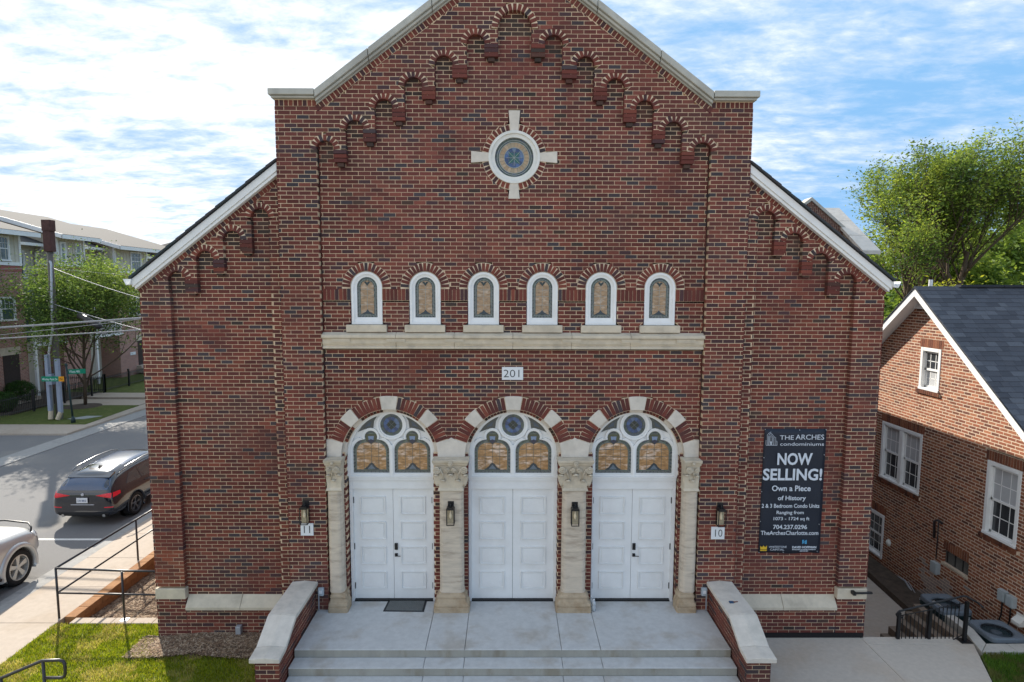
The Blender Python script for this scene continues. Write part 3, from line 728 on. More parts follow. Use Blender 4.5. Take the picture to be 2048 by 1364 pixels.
    # door leaves
    for sx in (-1, 1):
        x0, x1 = (d - dw + .036, d - .003) if sx < 0 else (d + .003, d + dw - .036)
        lf = MB(); lf.box(x0, x1, .352, .40, .635, 2.696); leaf = lf.build('door_leaf', white_m, church)
        m = (x0 + x1) / 2
        for k in range(4):
            zc = .99 + k * .465; hw, hh = (.225, .165)
            p = MB(); o = [(m - hw, zc - hh), (m + hw, zc - hh), (m + hw, zc + hh), (m - hw, zc + hh)]; i1 = [(m - hw + .016, zc - hh + .016), (m + hw - .016, zc - hh + .016), (m + hw - .016, zc + hh - .016), (m - hw + .016, zc + hh - .016)]
            p.ring(o, i1, .327, .353); p.box(m - hw + .045, m + hw - .045, .340, .353, zc - hh + .04, zc + hh - .04)
            bevel(p.build('door_panel', white_m, leaf), .005, 2)
        if not fixed:
            for zc in (.88, 1.62, 2.48):
                hb = MB(); xe = x0 if sx < 0 else x1; hb.box(xe - .014, xe + .012, .338, .353, zc - .055, zc + .055); hb.build('hinge', black_m, leaf)
    th = MB(); th.box(d - dw + .03, d + dw - .03, .30, .40, .598, .628); th.build('threshold', black_m, church)
    if not fixed:
        k = MB(); k.box(d + .02, d + .075, .325, .352, 1.56, 1.68, mi=0); k.box(d + .028, d + .067, .318, .326, 1.60, 1.67)
        k.box(d + .022, d + .072, .33, .352, 1.43, 1.49); k.tube([(d + .047, .345, 1.46), (d + .047, .29, 1.46), (d + .13, .285, 1.458)], .008, 6)
        bevel(k.build('door_lock', black_m, church), .003, 1)
b = MB(); b.box(-3.2, 3.2, .42, .5, .5, 4.3); b.build('tympanum_backing', mat('dark void', (.01, .01, .01), .9), church)

# ------------------------------------------------------------------ stone columns
def column(cx, x0, x1, cap0, cap1, base0, base1, tag_half):
    root = MB(); t = lambda k, a, e: a + (e - a) * k
    # shaft: front slightly proud, chamfered, with entasis
    sh = MB(); zs = [.93, .98, 1.6, 2.3, 2.74, 2.78]
    w = [1.07, 1.0, 1.0, .985, .97, 1.03]
    secs = []
    for z, k in zip(zs, w):
        c = (x0 + x1) / 2; h = (x1 - x0) / 2 * k
        secs.append([(c - h, .16, z), (c - h, .02, z), (c - h + .035, -.035, z), (c - h + .07, -.05, z), (c + h - .07, -.05, z), (c + h - .035, -.035, z), (c + h, .02, z), (c + h, .16, z)])
    vs = [p for s_ in secs for p in s_]; n = 8
    sh.add(vs, [(i * n + k, i * n + (k + 1) % n, (i + 1) * n + (k + 1) % n, (i + 1) * n + k) for i in range(len(zs) - 1) for k in range(n)] + [tuple(range(n))[::-1], tuple(range(n * (len(zs) - 1), n * len(zs)))])
    col = sh.build('column', lime_vein_m, church); bevel(col, .012)
    bs = MB(); c = (base0 + base1) / 2; H = (base1 - base0) / 2; sh_h = (x1 - x0) / 2
    prof = [(.60, 1.0, -.115), (.685, 1.0, -.115), (.69, .97, -.10), (.72, .99, -.108), (.755, .97, -.10), (.77, .90, -.085), (.83, .80, -.07), (.86, .86, -.078), (.885, .84, -.075), (.90, .76, -.06), (.935, sh_h / H, -.052)]
    secs = [[(c - H * k, .16, z), (c - H * k, y + .03, z), (c - H * k + .02, y, z), (c + H * k - .02, y, z), (c + H * k, y + .03, z), (c + H * k, .16, z)] for z, k, y in prof]; n = 6
    bs.add([p for s_ in secs for p in s_], [(i * n + k, i * n + (k + 1) % n, (i + 1) * n + (k + 1) % n, (i + 1) * n + k) for i in range(len(prof) - 1) for k in range(n)] + [tuple(range(n))[::-1], tuple(range(n * (len(prof) - 1), n * len(prof)))])
    bs.build('column_base', mat('ochre stained limestone', (.44, .34, .23), .85, .16, 6, .002, 70, col2=(.30, .20, .11), blot=.6, blotscale=5), col)
    # capital: bell, abacus, volutes, acanthus leaves, rosette
    cp = MB(); c = (cap0 + cap1) / 2; H = (cap1 - cap0) / 2
    prof = [(2.775, sh_h / H * 1.04, -.06), (2.79, sh_h / H * 1.08, -.075), (2.81, sh_h / H * 1.04, -.06), (2.83, sh_h / H * .98, -.045), (3.0, sh_h / H * .98, -.05), (3.15, .84, -.06), (3.235, .90, -.075), (3.24, .96, -.10), (3.285, .98, -.115), (3.29, 1.03, -.13), (3.338, 1.05, -.14)]
    secs = [[(c - H * k, .18, z), (c - H * k, y, z), (c - H * k * .5, y + (.012 if z > 3.2 else 0), z), (c, y + (.02 if z > 3.2 else 0), z), (c + H * k * .5, y + (.012 if z > 3.2 else 0), z), (c + H * k, y, z), (c + H * k, .18, z)] for z, k, y in prof]; n = 7
    cp.add([p for s_ in secs for p in s_], [(i * n + k, i * n + (k + 1) % n, (i + 1) * n + (k + 1) % n, (i + 1) * n + k) for i in range(len(prof) - 1) for k in range(n)] + [tuple(range(n))[::-1], tuple(range(n * (len(prof) - 1), n * len(prof)))])
    cap = cp.build('capital', lime_m, col); bevel(cap, .006, 1)
    vb = MB()
    def volute(vx, vz, r, sg, y=-.125):
        pts = []; n = 26
        for i in range(n):
            a = i / (n - 1); ang = R(-200 + 760 * a) if sg > 0 else R(380 - 760 * a); rr = r * (1 - .80 * a)
            pts.append((vx + rr * math.cos(ang), y - .02 * a, vz + rr * math.sin(ang)))
        vb.tube(pts, [r * .22 * (1 - .5 * i / n) for i in range(n)], 6)
        vb.tube([(vx, y + .05, vz), (vx, y - .01, vz)], r * .62, 12)
        vb.tube([(vx - sg * r * .9, y + .02, vz - r * .1), (vx - sg * r * 1.5, y + .045, vz - r * 1.4), (vx - sg * r * 1.9, y + .06, vz - r * 3.0)], [r * .26, r * .24, r * .15], 6)
    def leaf(lx, z0, z1, w, out, sx=0.):
        n = 7; vs = []
        for i in range(n):
            t_ = i / (n - 1); z = z0 + (z1 - z0) * min(t_ * 1.18, 1.0) - (.035 if i == n - 1 else 0); y = -.055 - out * t_ ** 2.2; ww = w * (.55 + .75 * math.sin(math.pi * min(t_ * .8 + .12, 1))) ; xx = lx + sx * t_
            for k, (q, e) in enumerate(((-1, .012), (-.5, -.008), (0, .008), (.5, -.008), (1, .012))): vs.append((xx + q * ww, y + e + .02, z))
        for i in range(n):
            t_ = i / (n - 1)
        m_ = len(vs); vs2 = [(x, y + .025, z) for x, y, z in vs]
        fs = [(i * 5 + k, i * 5 + k + 1, (i + 1) * 5 + k + 1, (i + 1) * 5 + k) for i in range(n - 1) for k in range(4)]
        fs += [tuple(m_ + v for v in f_[::-1]) for f_ in fs]
        rim = [k for k in range(5)] + [5 * i + 4 for i in range(1, n)] + [5 * (n - 1) + k for k in (3, 2, 1, 0)] + [5 * i for i in range(n - 2, 0, -1)]
        fs += [(rim[i], rim[(i + 1) % len(rim)], m_ + rim[(i + 1) % len(rim)], m_ + rim[i]) for i in range(len(rim))]
        vb.add(vs + vs2, fs)
        vb.tube([(lx + sx - w * .8, -.06 - out - .015, z1 - .02), (lx + sx, -.06 - out - .03, z1 - .005), (lx + sx + w * .8, -.06 - out - .015, z1 - .02)], [w * .2, w * .38, w * .2], 6)
    if tag_half == 0:
        volute(c - H * .78, 3.175, .066, -1); volute(c + H * .78, 3.175, .066, 1); volute(c - H * .17, 3.175, .042, 1); volute(c + H * .17, 3.175, .042, -1)
        for k in (-.42, .42): leaf(c + H * k, 2.82, 2.99, .055, .03)
        leaf(c, 2.82, 3.10, .06, .055); leaf(c - H * .72, 2.86, 3.09, .05, .05, -.035); leaf(c + H * .72, 2.86, 3.09, .05, .05, .035)
        for k in range(7): a = 2 * math.pi * k / 7; vb.tube([(c + .028 * math.cos(a), -.14, 3.285 + .028 * math.sin(a)), (c + .03 * math.cos(a), -.16, 3.285 + .03 * math.sin(a))], .016, 6)
        vb.tube([(c, -.13, 3.285), (c, -.175, 3.285)], .014, 8)
    else:
        o = c + tag_half * H * .45; volute(o, 3.175, .06, tag_half); volute(c - tag_half * H * .5, 3.175, .042, -tag_half)
        leaf(c, 2.82, 2.99, .05, .03); leaf(c + tag_half * H * .5, 2.86, 3.09, .048, .05, tag_half * .03); leaf(c - tag_half * H * .55, 2.84, 3.08, .042, .04)
        vb.tube([(c, -.13, 3.285), (c, -.165, 3.285)], .026, 8)
    vb.build('acanthus_carving', lime_m, cap, smooth=True)
column(-1.07, -1.28, -.86, -1.375, -.775, -1.385, -.758, 0); column(1.07, .86, 1.28, .775, 1.375, .758, 1.385, 0)
column(-3.09, -3.22, -2.965, -3.236, -2.94, -3.236, -2.885, 1); column(3.09, 2.965, 3.22, 2.94, 3.236, 2.885, 3.236, -1)
# rear gables of the church, seen over the right roof
b = MB(); b.prism([(6.36, -1.6), (12.24, -1.6), (12.24, 8.05), (10.65, 9.42), (6.36, 5.8)], 12, 12.4); b.build('rear_gable', bodym, church)
b = MB(); b.prism([(12.75, 7.75), (10.65, 9.5), (8.4, 7.75), (8.4, 7.65), (10.65, 9.38), (12.75, 7.63)], 11.93, 12.47); b.build('gable_coping', coping_m, church)
b = MB(); q = lambda y: 9.30 - (13.3 - y) * .62
for i in range(3):
    y0, y1 = 13.3 - i * .95, 13.3 - (i + 1) * .95 + .03
    b.add([(11.75, y0, q(y0)), (12.35, y0, q(y0)), (12.35, y1, q(y1)), (11.75, y1, q(y1)), (11.75, y0, q(y0) - .12), (12.35, y0, q(y0) - .12), (12.35, y1, q(y1) - .12), (11.75, y1, q(y1) - .12)], [(0, 1, 2, 3), (7, 6, 5, 4), (0, 4, 5, 1), (1, 5, 6, 2), (2, 6, 7, 3), (3, 7, 4, 0)])
b.build('gable_coping', lime_pale_m, church)
b = MB(xf=lambda x, y, z: (11.85 + y, x, z)); b.prism([(11.2, -1.6), (19, -1.6), (19, 5.7), (13.3, 9.2), (11.2, 7.9)], 0, .395); b.build('rear_gable', bodym, church)
# ------------------------------------------------------------------ entrance steps and their cheek walls
steps = thing('entrance_steps', 'wide pale concrete landing and steps in front of the three white doorways', 'steps', loc=(0, -1, 0))
def ex(yl, x0, x1): return x0, x1
XJ = [-3.45, -1.385, -.765, .765, 1.385, 3.45]
for a, e in zip(XJ, XJ[1:]):
    b = MB(); b.box(a + .003, e - .003, -1.22, .42, .47, .60); bevel(b.build('landing_slab', conc_m, steps), .01)
    for k in range(4):
        y0 = -1.22 - .28 * (k + 1); z1 = .60 - .13 * (k + 1)
        b = MB(); b.box(a + .003, e - .003, y0, y0 + .282, z1 - .13, z1); bevel(b.build('tread', conc_m, steps), .008)
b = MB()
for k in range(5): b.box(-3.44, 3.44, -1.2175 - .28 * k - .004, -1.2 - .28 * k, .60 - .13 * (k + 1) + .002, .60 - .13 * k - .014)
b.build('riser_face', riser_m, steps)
b = MB(); b.box(-3.44, 3.44, -2.3, .1, -.1, .07); b.build('step_core', conc_m, steps)
def cheek(s, label):
    c = thing('cheek_wall', label, 'wall', 'brick cheek walls beside the entrance steps', (s * 3.64, -1, 0))
    X = lambda a: s * a
    pr = [(0.0, 1.055), (-1.13, 1.055), (-1.62, .815), (-1.86, .79)]     # underside of the coping, y,z
    def top(y):
        for (a, za), (b_, zb) in zip(pr, pr[1:]):
            if b_ <= y <= a: return za + (zb - za) * (a - y) / (a - b_)
        return pr[-1][1]
    sb, mm = MB(), MB()
    # side faces: running bond along y, front face across x
    def side(xf, zlow):
        st = MB(xf=xf); mo = MB(xf=xf)
        def reg(z):
            lo = 0.
            y = -1.80
            for i in range(90):
                yy = -i * .02
                if top(yy) < z: return [(.0, -(-i * .02))]
            return [(.0, 1.80)]
        masonry(st, mo, reg, zlow, 1.055, 0, .05, .06, keep=False, zoff=.02)
        return st, mo
    for xf in ((lambda u, w, v: (X(3.47 + w), -u, v)), (lambda u, w, v: (X(3.83 - w), -u, v))):
        st, mo = side(xf, -.1)
        for p in (st,): sb.v, off = sb.v + p.v, len(sb.v); sb.f += [[i + off for i in f] for f in p.f]; sb.c += p.c; sb.m += p.m
        for p in (mo,): mm.v, off = mm.v + p.v, len(mm.v); mm.f += [[i + off for i in f] for f in p.f]; mm.c += p.c; mm.m += p.m
    fr = MB()
    masonry(fr, mm, lambda z: [tuple(sorted((X(3.47), X(3.83))))], -.1, .79, -1.80, .05, .3, keep=True, zoff=.02)
    for i, (x, y, z, cc) in enumerate(SPARE):
        bb = MB(); bb.box(x - .0968, x + .0968, y, y + .05, z - .0291, z + .0291, cc); bb.build('brick', brick_m, c)
    SPARE.clear()
    fr.build('brick', brick_m, c); sb.build('brickwork', brick_m, c, kind='stuff')
    mm.box(min(X(3.50), X(3.80)), max(X(3.50), X(3.80)), -1.75, 0, -.1, .78); mm.build('mortar', mortar_m, c)
    cuts = [(.0, -1.13), (-1.136, -1.62), (-1.626, -1.90)]
    for y0, y1 in cuts:
        b = MB(); x0, x1, xm = 3.425, 3.875, 3.65
        def sec(y): z = top(y); return [(X(x0), y, z), (X(x1), y, z), (X(x1), y, z + .068), (X(xm), y, z + .088), (X(x0), y, z + .068)]
        b.add(sec(y0) + sec(y1), [(0, 1, 2, 3, 4), (9, 8, 7, 6, 5)] + [(i, i + 5, (i + 1) % 5 + 5, (i + 1) % 5) for i in range(5)])
        bevel(b.build('coping_stone', lime_pale_m, c), .01)
cheek(-1, 'left brick cheek wall beside the steps, near the lawn, topped by curved pale coping stones')
cheek(1, 'right brick cheek wall of the steps, next to the concrete walkway, with a small blue thing on its coping')

# ------------------------------------------------------------------ grounds
def slab(name, x0, x1, y0, y1, z0, z1, m, parent=None, bv=.008):
    b = MB(); b.box(x0, x1, y0, y1, z0, z1); o = b.build(name, m, parent); bevel(o, bv); return o
def ssheet(name, poly, z0, z1, m): b = MB(); b.flat(poly, z0, z1); return structure(b.build(name, m))
# far ground
b = MB(); b.flat([(-900, -60), (900, -60), (900, 1500), (-900, 1500)], -3, -1.6); structure(b.build('ground', grassbase_m))
ssheet('front_ground', [(-8.5, -60), (60, -60), (60, -6), (-8.5, -6)], -1.6, -.02, walk_m)
street = ssheet('street', [(-18.1, -60), (-10.4, -60), (-10.4, 140), (-18.1, 140)], -1.5, -.13, asph_m)
ssheet('side_street', [(-60, 6), (-19.0, 6), (-19.0, 15.9), (-60, 15.9)], -1.5, -.10, asph_m)
gut = structure(MB().build('gutter', kerb_m)) if False else None
def strip(name, m, segs, z0, z1, sx, par=None):
    root = structure(bpy.data.objects.new(name, None)); COL.objects.link(root)
    for i, (x0, x1, y0, y1) in enumerate(segs): slab(sx, x0, x1, y0 + .004, y1 - .004, z0, z1, m, root, .006)
    return root
strip('kerb', kerb_m, [(-10.4, -10.08, -4 + 3.0 * i, -1 + 3.0 * i) for i in range(22)], -.5, -.105, 'gutter_slab')
strip('kerb', kerb_m, [(-10.076, -9.86, -4 + 3.0 * i, -1 + 3.0 * i) for i in range(22)], -.5, .0, 'kerb_stone')
strip('sidewalk', side_m, [(-9.855, -8.53, -5.05 + 1.42 * i, -3.63 + 1.42 * i) for i in range(34)], -.6, .005, 'paving_slab')
b = MB(); b.box(-12.3, -10.42, 4.80, 4.90, -.2, -.126); structure(b.build('parking_line', mat('road paint', (.7, .68, .63), .8, .2, 30, .001)))
# far side of the street: gutter, apron, sidewalk, turf
strip('far_kerb', kerb_m, [(-19.0, -18.1, 2 + 3 * i, 5 + 3 * i) for i in range(30)], -.5, -.10, 'gutter_slab')
ssheet('far_sidewalk', [(-60, 15.9), (-19.0, 15.9), (-19.0, 17.4), (-19.35, 17.7), (-60, 17.7)], -1.4, -.02, side_m)
ssheet('far_sidewalk', [(-19.6, 17.7), (-19.0, 17.4), (-19.0, 90), (-19.7, 90)], -1.4, -.021, side_m)
ssheet('crossing_path', [(-23.6, 22.3), (-19.65, 22.3), (-19.65, 24.0), (-28, 24.0), (-28, 22.9)], -1.4, .01, side_m)
ssheet('crossing_path', [(-24, 24.6), (-19.65, 24.6), (-19.65, 26.0), (-27, 27.4), (-27, 25.6)], -1.4, .02, side_m)
ssheet('verge', [(-60, 17.7), (-19.4, 17.7), (-19.66, 22.3), (-60, 22.3)], -1.4, .0, grassbase_m)
ssheet('verge', [(-60, 26.6), (-19.7, 26.1), (-19.7, 60), (-60, 60)], -1.4, .03, grassbase_m)
ssheet('planting_bed', [(-40, 19.6), (-24.3, 19.6), (-24.3, 26.2), (-40, 26.2)], -1.4, .05, mat('dark mulch', (.085, .065, .05), .95, .35, 6, .01, 50))

# lawn in front, mulch along the church, mulch bed behind the strip
ssheet('lawn_soil', [(-8.53, -6), (-3.85, -6), (-3.85, .15), (-6.36, .15), (-6.36, .58), (-8.53, .58)], -1.2, -.01, mat('lawn thatch', (.21, .23, .045), .95, .3, 14, .01, 80, col2=(.27, .24, .09), blot=.6, blotscale=2.5))
def scatter(n, inside, bbox, fn, b):
    k = 0
    while k < n:
        x, y = rnd(bbox[0], bbox[1]), rnd(bbox[2], bbox[3])
        if inside(x, y): fn(b, x, y); k += 1
def blade(hmin, hmax, cols, z0=0., w=.004, dry=None):
    def f(b, x, y):
        h = rnd(hmin, hmax); a = rnd(0, 6.28); l = rnd(.1, .8) * h; dx, dy = math.cos(a) * l, math.sin(a) * l; wx, wy = -math.sin(a) * w, math.cos(a) * w
        n1 = mnoise.noise(Vector((x * 1.7, y * 1.7, 3))); n2 = mnoise.noise(Vector((x * 5, y * 5, 9)))
        c = random.choice(cols)
        if dry and n1 + .6 * n2 > .12 + rnd(-.15, .15): c = random.choice(dry)
        k = rnd(.8, 1.2) * (1 + .25 * n2); c = (c[0] * k, c[1] * k, c[2] * k); z = z0 - .004
        b.add([(x - wx, y - wy, z), (x + wx, y + wy, z), (x + dx * .5 + wx * .7, y + dy * .5 + wy * .7, z + h * .7), (x + dx * .5 - wx * .7, y + dy * .5 - wy * .7, z + h * .7), (x + dx, y + dy, z + h)], [(0, 1, 2, 3), (3, 2, 4)], c)
    return f
GR = [(.23, .29, .012), (.27, .32, .014), (.19, .26, .012), (.31, .33, .02), (.15, .21, .012)]; DRY = [(.36, .33, .09), (.32, .30, .07), (.42, .37, .14), (.28, .31, .03)]
def in_lawn(x, y):
    if x > -3.9: return False
    m = mnoise.noise(Vector((x * 1.3, y * 1.3, 0))) * .18
    if x > -6.35 and y > -.22 + m - (.15 if x > -4.9 else 0): return False
    return y < .58 and x > -8.52
b = MB(); scatter(62000, in_lawn, (-8.52, -3.9, -2.6, .58), blade(.025, .06, GR, 0, .0045, DRY), b)
go = b.build('grass', blade_m, recalc=False); go['kind'] = 'stuff'
def chip(z0):
    def f(b, x, y):
        l, w = rnd(.012, .05), rnd(.004, .011); a = rnd(0, 6.28); t = rnd(-.5, .5); c, s = math.cos(a), math.sin(a); z = z0(x, y) + rnd(.002, .018)
        col = random.choice([(.34, .24, .16), (.26, .17, .10), (.18, .11, .07), (.42, .32, .22), (.12, .08, .055)])
        b.add([(x - c * l - s * w, y - s * l + c * w, z - t * l * .5), (x - c * l + s * w, y - s * l - c * w, z - t * l * .5), (x + c * l + s * w, y + s * l - c * w, z + t * l * .5), (x + c * l - s * w, y + s * l + c * w, z + t * l * .5)], [(0, 1, 2, 3)], col)
    return f
b = MB(); scatter(9000, lambda x, y: y > -.42 + mnoise.noise(Vector((x * 1.3, y * 1.3, 0))) * .2, (-6.6, -3.87, -.8, .15), chip(lambda x, y: .015 + .07 * max(0, min(1, (x + 6.3) / .8)) * max(0, min(1, (y + .55) / .3))), b)
o = b.build('wood_mulch', chip_m, recalc=False); o['kind'] = 'stuff'
def mound(name, x0, x1, y0, y1, zf, m, nx=24, ny=12):
    vs = [(x0 + (x1 - x0) * i / nx, y0 + (y1 - y0) * j / ny, zf(x0 + (x1 - x0) * i / nx, y0 + (y1 - y0) * j / ny)) for j in range(ny + 1) for i in range(nx + 1)]
    b = MB(); b.add(vs, [(j * (nx + 1) + i, j * (nx + 1) + i + 1, (j + 1) * (nx + 1) + i + 1, (j + 1) * (nx + 1) + i) for j in range(ny) for i in range(nx)])
    return structure(b.build(name, m, smooth=True, recalc=False))
mound('mulch_soil', -6.4, -3.86, -.6, .15, lambda x, y: -.02 + .09 * max(0, min(1, (x + 6.3) / .8)) * max(0, min(1, (y + .55) / .3)), soil_m)
bedz = lambda x, y: -.22 - .03 * (y - .8) + .05 * mnoise.noise(Vector((x, y, 0)))
mound('mulch_bed_soil', -8.32, -6.36, .79, 14, bedz, soil_m, 12, 50)
b = MB(); scatter(24000, lambda x, y: True, (-8.3, -6.37, .82, 5.5), chip(bedz), b); o = b.build('wood_mulch', chip_m, recalc=False); o['kind'] = 'stuff'
st = thing('edging_strip', 'pale concrete edging slabs between the sunlit lawn and the mulch bed left of the church', 'edging', loc=(-7.4, .7, 0))
for i in range(5): slab('edging_slab', -8.27 + .385 * i, -7.89 + .385 * i, .585, .79, -.4, .022, side_m, st, .01)
rw_ = thing('retaining_wall', 'low wall of tan blocks between the sidewalk and the mulch bed', 'retaining wall', loc=(-8.42, 4, -.5))
for k in range(4):
    for i in range(30):
        y0 = .62 + .40 * i + (.2 if k % 2 else 0); o_ = rnd(-.006, .006)
        slab('block', -8.52, -8.335 + o_ + .008 * k, y0 + .004, y0 + .396, -.56 + .145 * k + .003, -.56 + .145 * (k + 1) - .003, block_m, rw_, .008)

# ------------------------------------------------------------------ right side: walkway, steps down, lawn
def walk_right():
    root = structure(bpy.data.objects.new('walkway', None)); COL.objects.link(root)
    for poly in ([(3.85, -6), (6.30, -6), (6.30, -1.35), (6.30, .14), (3.85, .14)], [(6.306, -.075), (8.20, -.075), (8.20, .16), (6.306, .16)],
                 [(6.306, -6), (6.9, -6), (7.05, -2.6), (7.706, -1.15), (8.08, -.34), (8.2, -.081), (6.306, -.081)]):
        b = MB(); b.flat(poly, -1.3, .0); bevel(b.build('walk_slab', walk_m, root), .008)
    for y0, y1 in ((.9, 3.6), (3.606, 6.5), (6.506, 10), (10.006, 20)):
        b = MB(); b.box(6.38, 9.3, y0, y1, -1.6, -.93); bevel(b.build('walk_slab', walk_m, root), .008)
    b = MB(); b.box(6.38, 6.86, .165, .9, -1.6, -.93); b.build('walk_slab', walk_m, root)
walk_right()
ds = thing('side_steps', 'short concrete steps going down behind the black railing beside the church corner', 'steps', loc=(7.6, .6, -.9))
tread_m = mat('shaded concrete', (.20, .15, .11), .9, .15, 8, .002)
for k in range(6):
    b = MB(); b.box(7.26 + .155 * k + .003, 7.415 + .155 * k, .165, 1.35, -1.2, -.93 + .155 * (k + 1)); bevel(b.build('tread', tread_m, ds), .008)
cw = thing('curb_wall', 'low pale concrete curb around the two air conditioning units', 'curb', loc=(8.5, -.2, 0))
for poly in ([(8.12, -.37), (8.39, -.11), (8.52, .36), (8.52, 1.6), (8.36, 1.6), (8.34, .42)], [(8.125, -.375), (8.75, -.36), (8.75, -.12), (8.395, -.115)], [(8.756, -.36), (9.18, -.35), (9.18, -.11), (8.756, -.12)], [(9.186, -.35), (9.54, -.34), (9.54, -.10), (9.186, -.11)]):
    b = MB(); b.flat(poly, -1.4, .035); bevel(b.build('curb_stone', mat('curb concrete', (.44, .41, .36), .9, .1, 9, .001), cw), .008)
ssheet('planting_bed', [(8.5, -.12), (9.6, -.12), (9.6, 8), (9.2, 8), (8.8, 2)], -1.6, -.78, mat('dark mulch', (.085, .065, .05)))
ssheet('side_bed', [(9.15, 2), (9.6, 2), (9.6, 20), (9.3, 20)], -1.5, -.86, mat('dark mulch', (.085, .065, .05)))
ssheet('lawn_soil', [(6.92, -6), (12, -6), (12, -.36), (8.1, -.38), (7.72, -1.17), (7.07, -2.6)], -1.3, -.02, grassbase_m)
GR2 = [(.09, .19, .02), (.12, .23, .03), (.08, .16, .02), (.15, .26, .03)]
def in_r(x, y):
    if x < 8.12: return y < -.4 - (8.12 - x) * 1.9
    return y < -.38
b = MB(); scatter(16000, in_r, (7.3, 9.9, -1.9, -.36), blade(.03, .075, GR2, -.01, .005, [(.16, .17, .05)]), b); o = b.build('grass', blade_m, recalc=False); o['kind'] = 'stuff'

def post_rail(name, label, cat, posts, rails, m, pw=.02, round_=True, group=None, bars=None, extra=None):
    t = thing(name, label, cat, group, loc=tuple(posts[0][0]))
    for (p, q) in posts:
        b = MB()
        if round_: b.tube([p, q], pw, 10)
        else: b.box(p[0] - pw, p[0] + pw, p[1] - pw, p[1] + pw, p[2], q[2])
        b.build('post', m, t, smooth=round_)
    for r_ in rails: b = MB(); b.tube(r_[0], r_[1], 10); b.build('rail', m, t, smooth=True)
    for p, q in (bars or []): b = MB(); b.tube([p, q], .008, 6); b.build('baluster', m, t)
    return t
gr_ = post_rail('guard_rail', 'dark pipe guard rail around the mulch bed between sidewalk and church', 'railing',
    [((-8.60, .80, 0), (-8.60, .80, .99)), ((-7.30, .70, .02), (-7.30, .70, .97)), ((-8.60, 3.35, 0), (-8.60, 3.35, .95)), ((-8.60, 6.0, 0), (-8.60, 6.0, .93))],
    [([(-6.35, .74, .955), (-7.3, .75, .965), (-8.6, .80, .99)], .021), ([(-8.6, .80, .99), (-8.6, 8.5, .90)], .021), ([(-6.35, .74, .49), (-8.6, .80, .505)], .018), ([(-8.6, .80, .505), (-8.6, 8.5, .42)], .018)], rail_m, .021)
b = MB(); b.box(-7.36, -7.24, .65, .76, .022, .032); b.build('base_plate', galv_m, gr_)
fr_ = post_rail('handrail', 'black looped pipe handrail end standing on the lawn in the bottom left corner', 'handrail',
    [((-6.63, -2.2, -.1), (-6.63, -2.2, 1.03)), ((-7.24, -2.2, -.1), (-7.24, -2.2, .76))],
    [([(-8.6, -2.2, .22), (-7.25, -2.2, .765), (-6.64, -2.2, 1.03), (-6.40, -2.2, 1.04), (-6.345, -2.2, 1.02), (-6.325, -2.2, .97), (-6.33, -2.2, .83), (-6.35, -2.2, .79), (-6.40, -2.2, .775), (-6.63, -2.2, .775)], .022)], rail_m, .022)
bars = []; 
for i in range(17):
    if i in (0, 8, 16): continue
    x = 6.95 + 1.15 * i / 16; zt = .43 + .27 * i / 16; bars.append(((x, .10, max(-.93 + (x - 6.86) * .62, -.9) + .12 + .1, ), (x, .10, zt)))
post_rail('stair_railing', 'black metal railing with thin balusters above the side steps right of the church', 'railing',
    [((6.95, .10, -.95), (6.95, .10, .50)), ((7.51, .10, -.6), (7.51, .10, .60)), ((8.10, .02, .0), (8.10, .02, .74))],
    [([(7.02, .10, .40), (6.93, .10, .40), (6.90, .10, .46), (6.95, .10, .52), (8.06, .10, .80), (8.14, .10, .80), (8.2, -.1, .78), (8.2, -.22, .76)], .018), ([(6.95, .10, .43), (8.10, .05, .70)], .009), ([(6.95, .10, -.62), (8.10, .06, .10)], .009)],
    black_m, .026, False, bars=bars)
b = MB(); b.box(8.0, 8.2, -.07, .11, .002, .014); o = b.build('base_plate', black_m, bpy.data.objects['stair_railing'])
hs = thing('wall_handrail', 'short black handrail end bracketed to the stone band at the right church corner', 'handrail', loc=(6.25, .1, .87))
b = MB(); b.tube([(6.08, .06, .875), (6.36, .06, .88), (6.41, .07, .875), (6.43, .12, .86), (6.43, 1.2, .30)], .02, 10); b.build('rail', black_m, hs, smooth=True)
b = MB(); b.box(6.07, 6.12, .04, .135, .84, .90); b.tube([(6.27, .13, .83), (6.27, .06, .87)], .012, 8); b.build('bracket', black_m, hs)

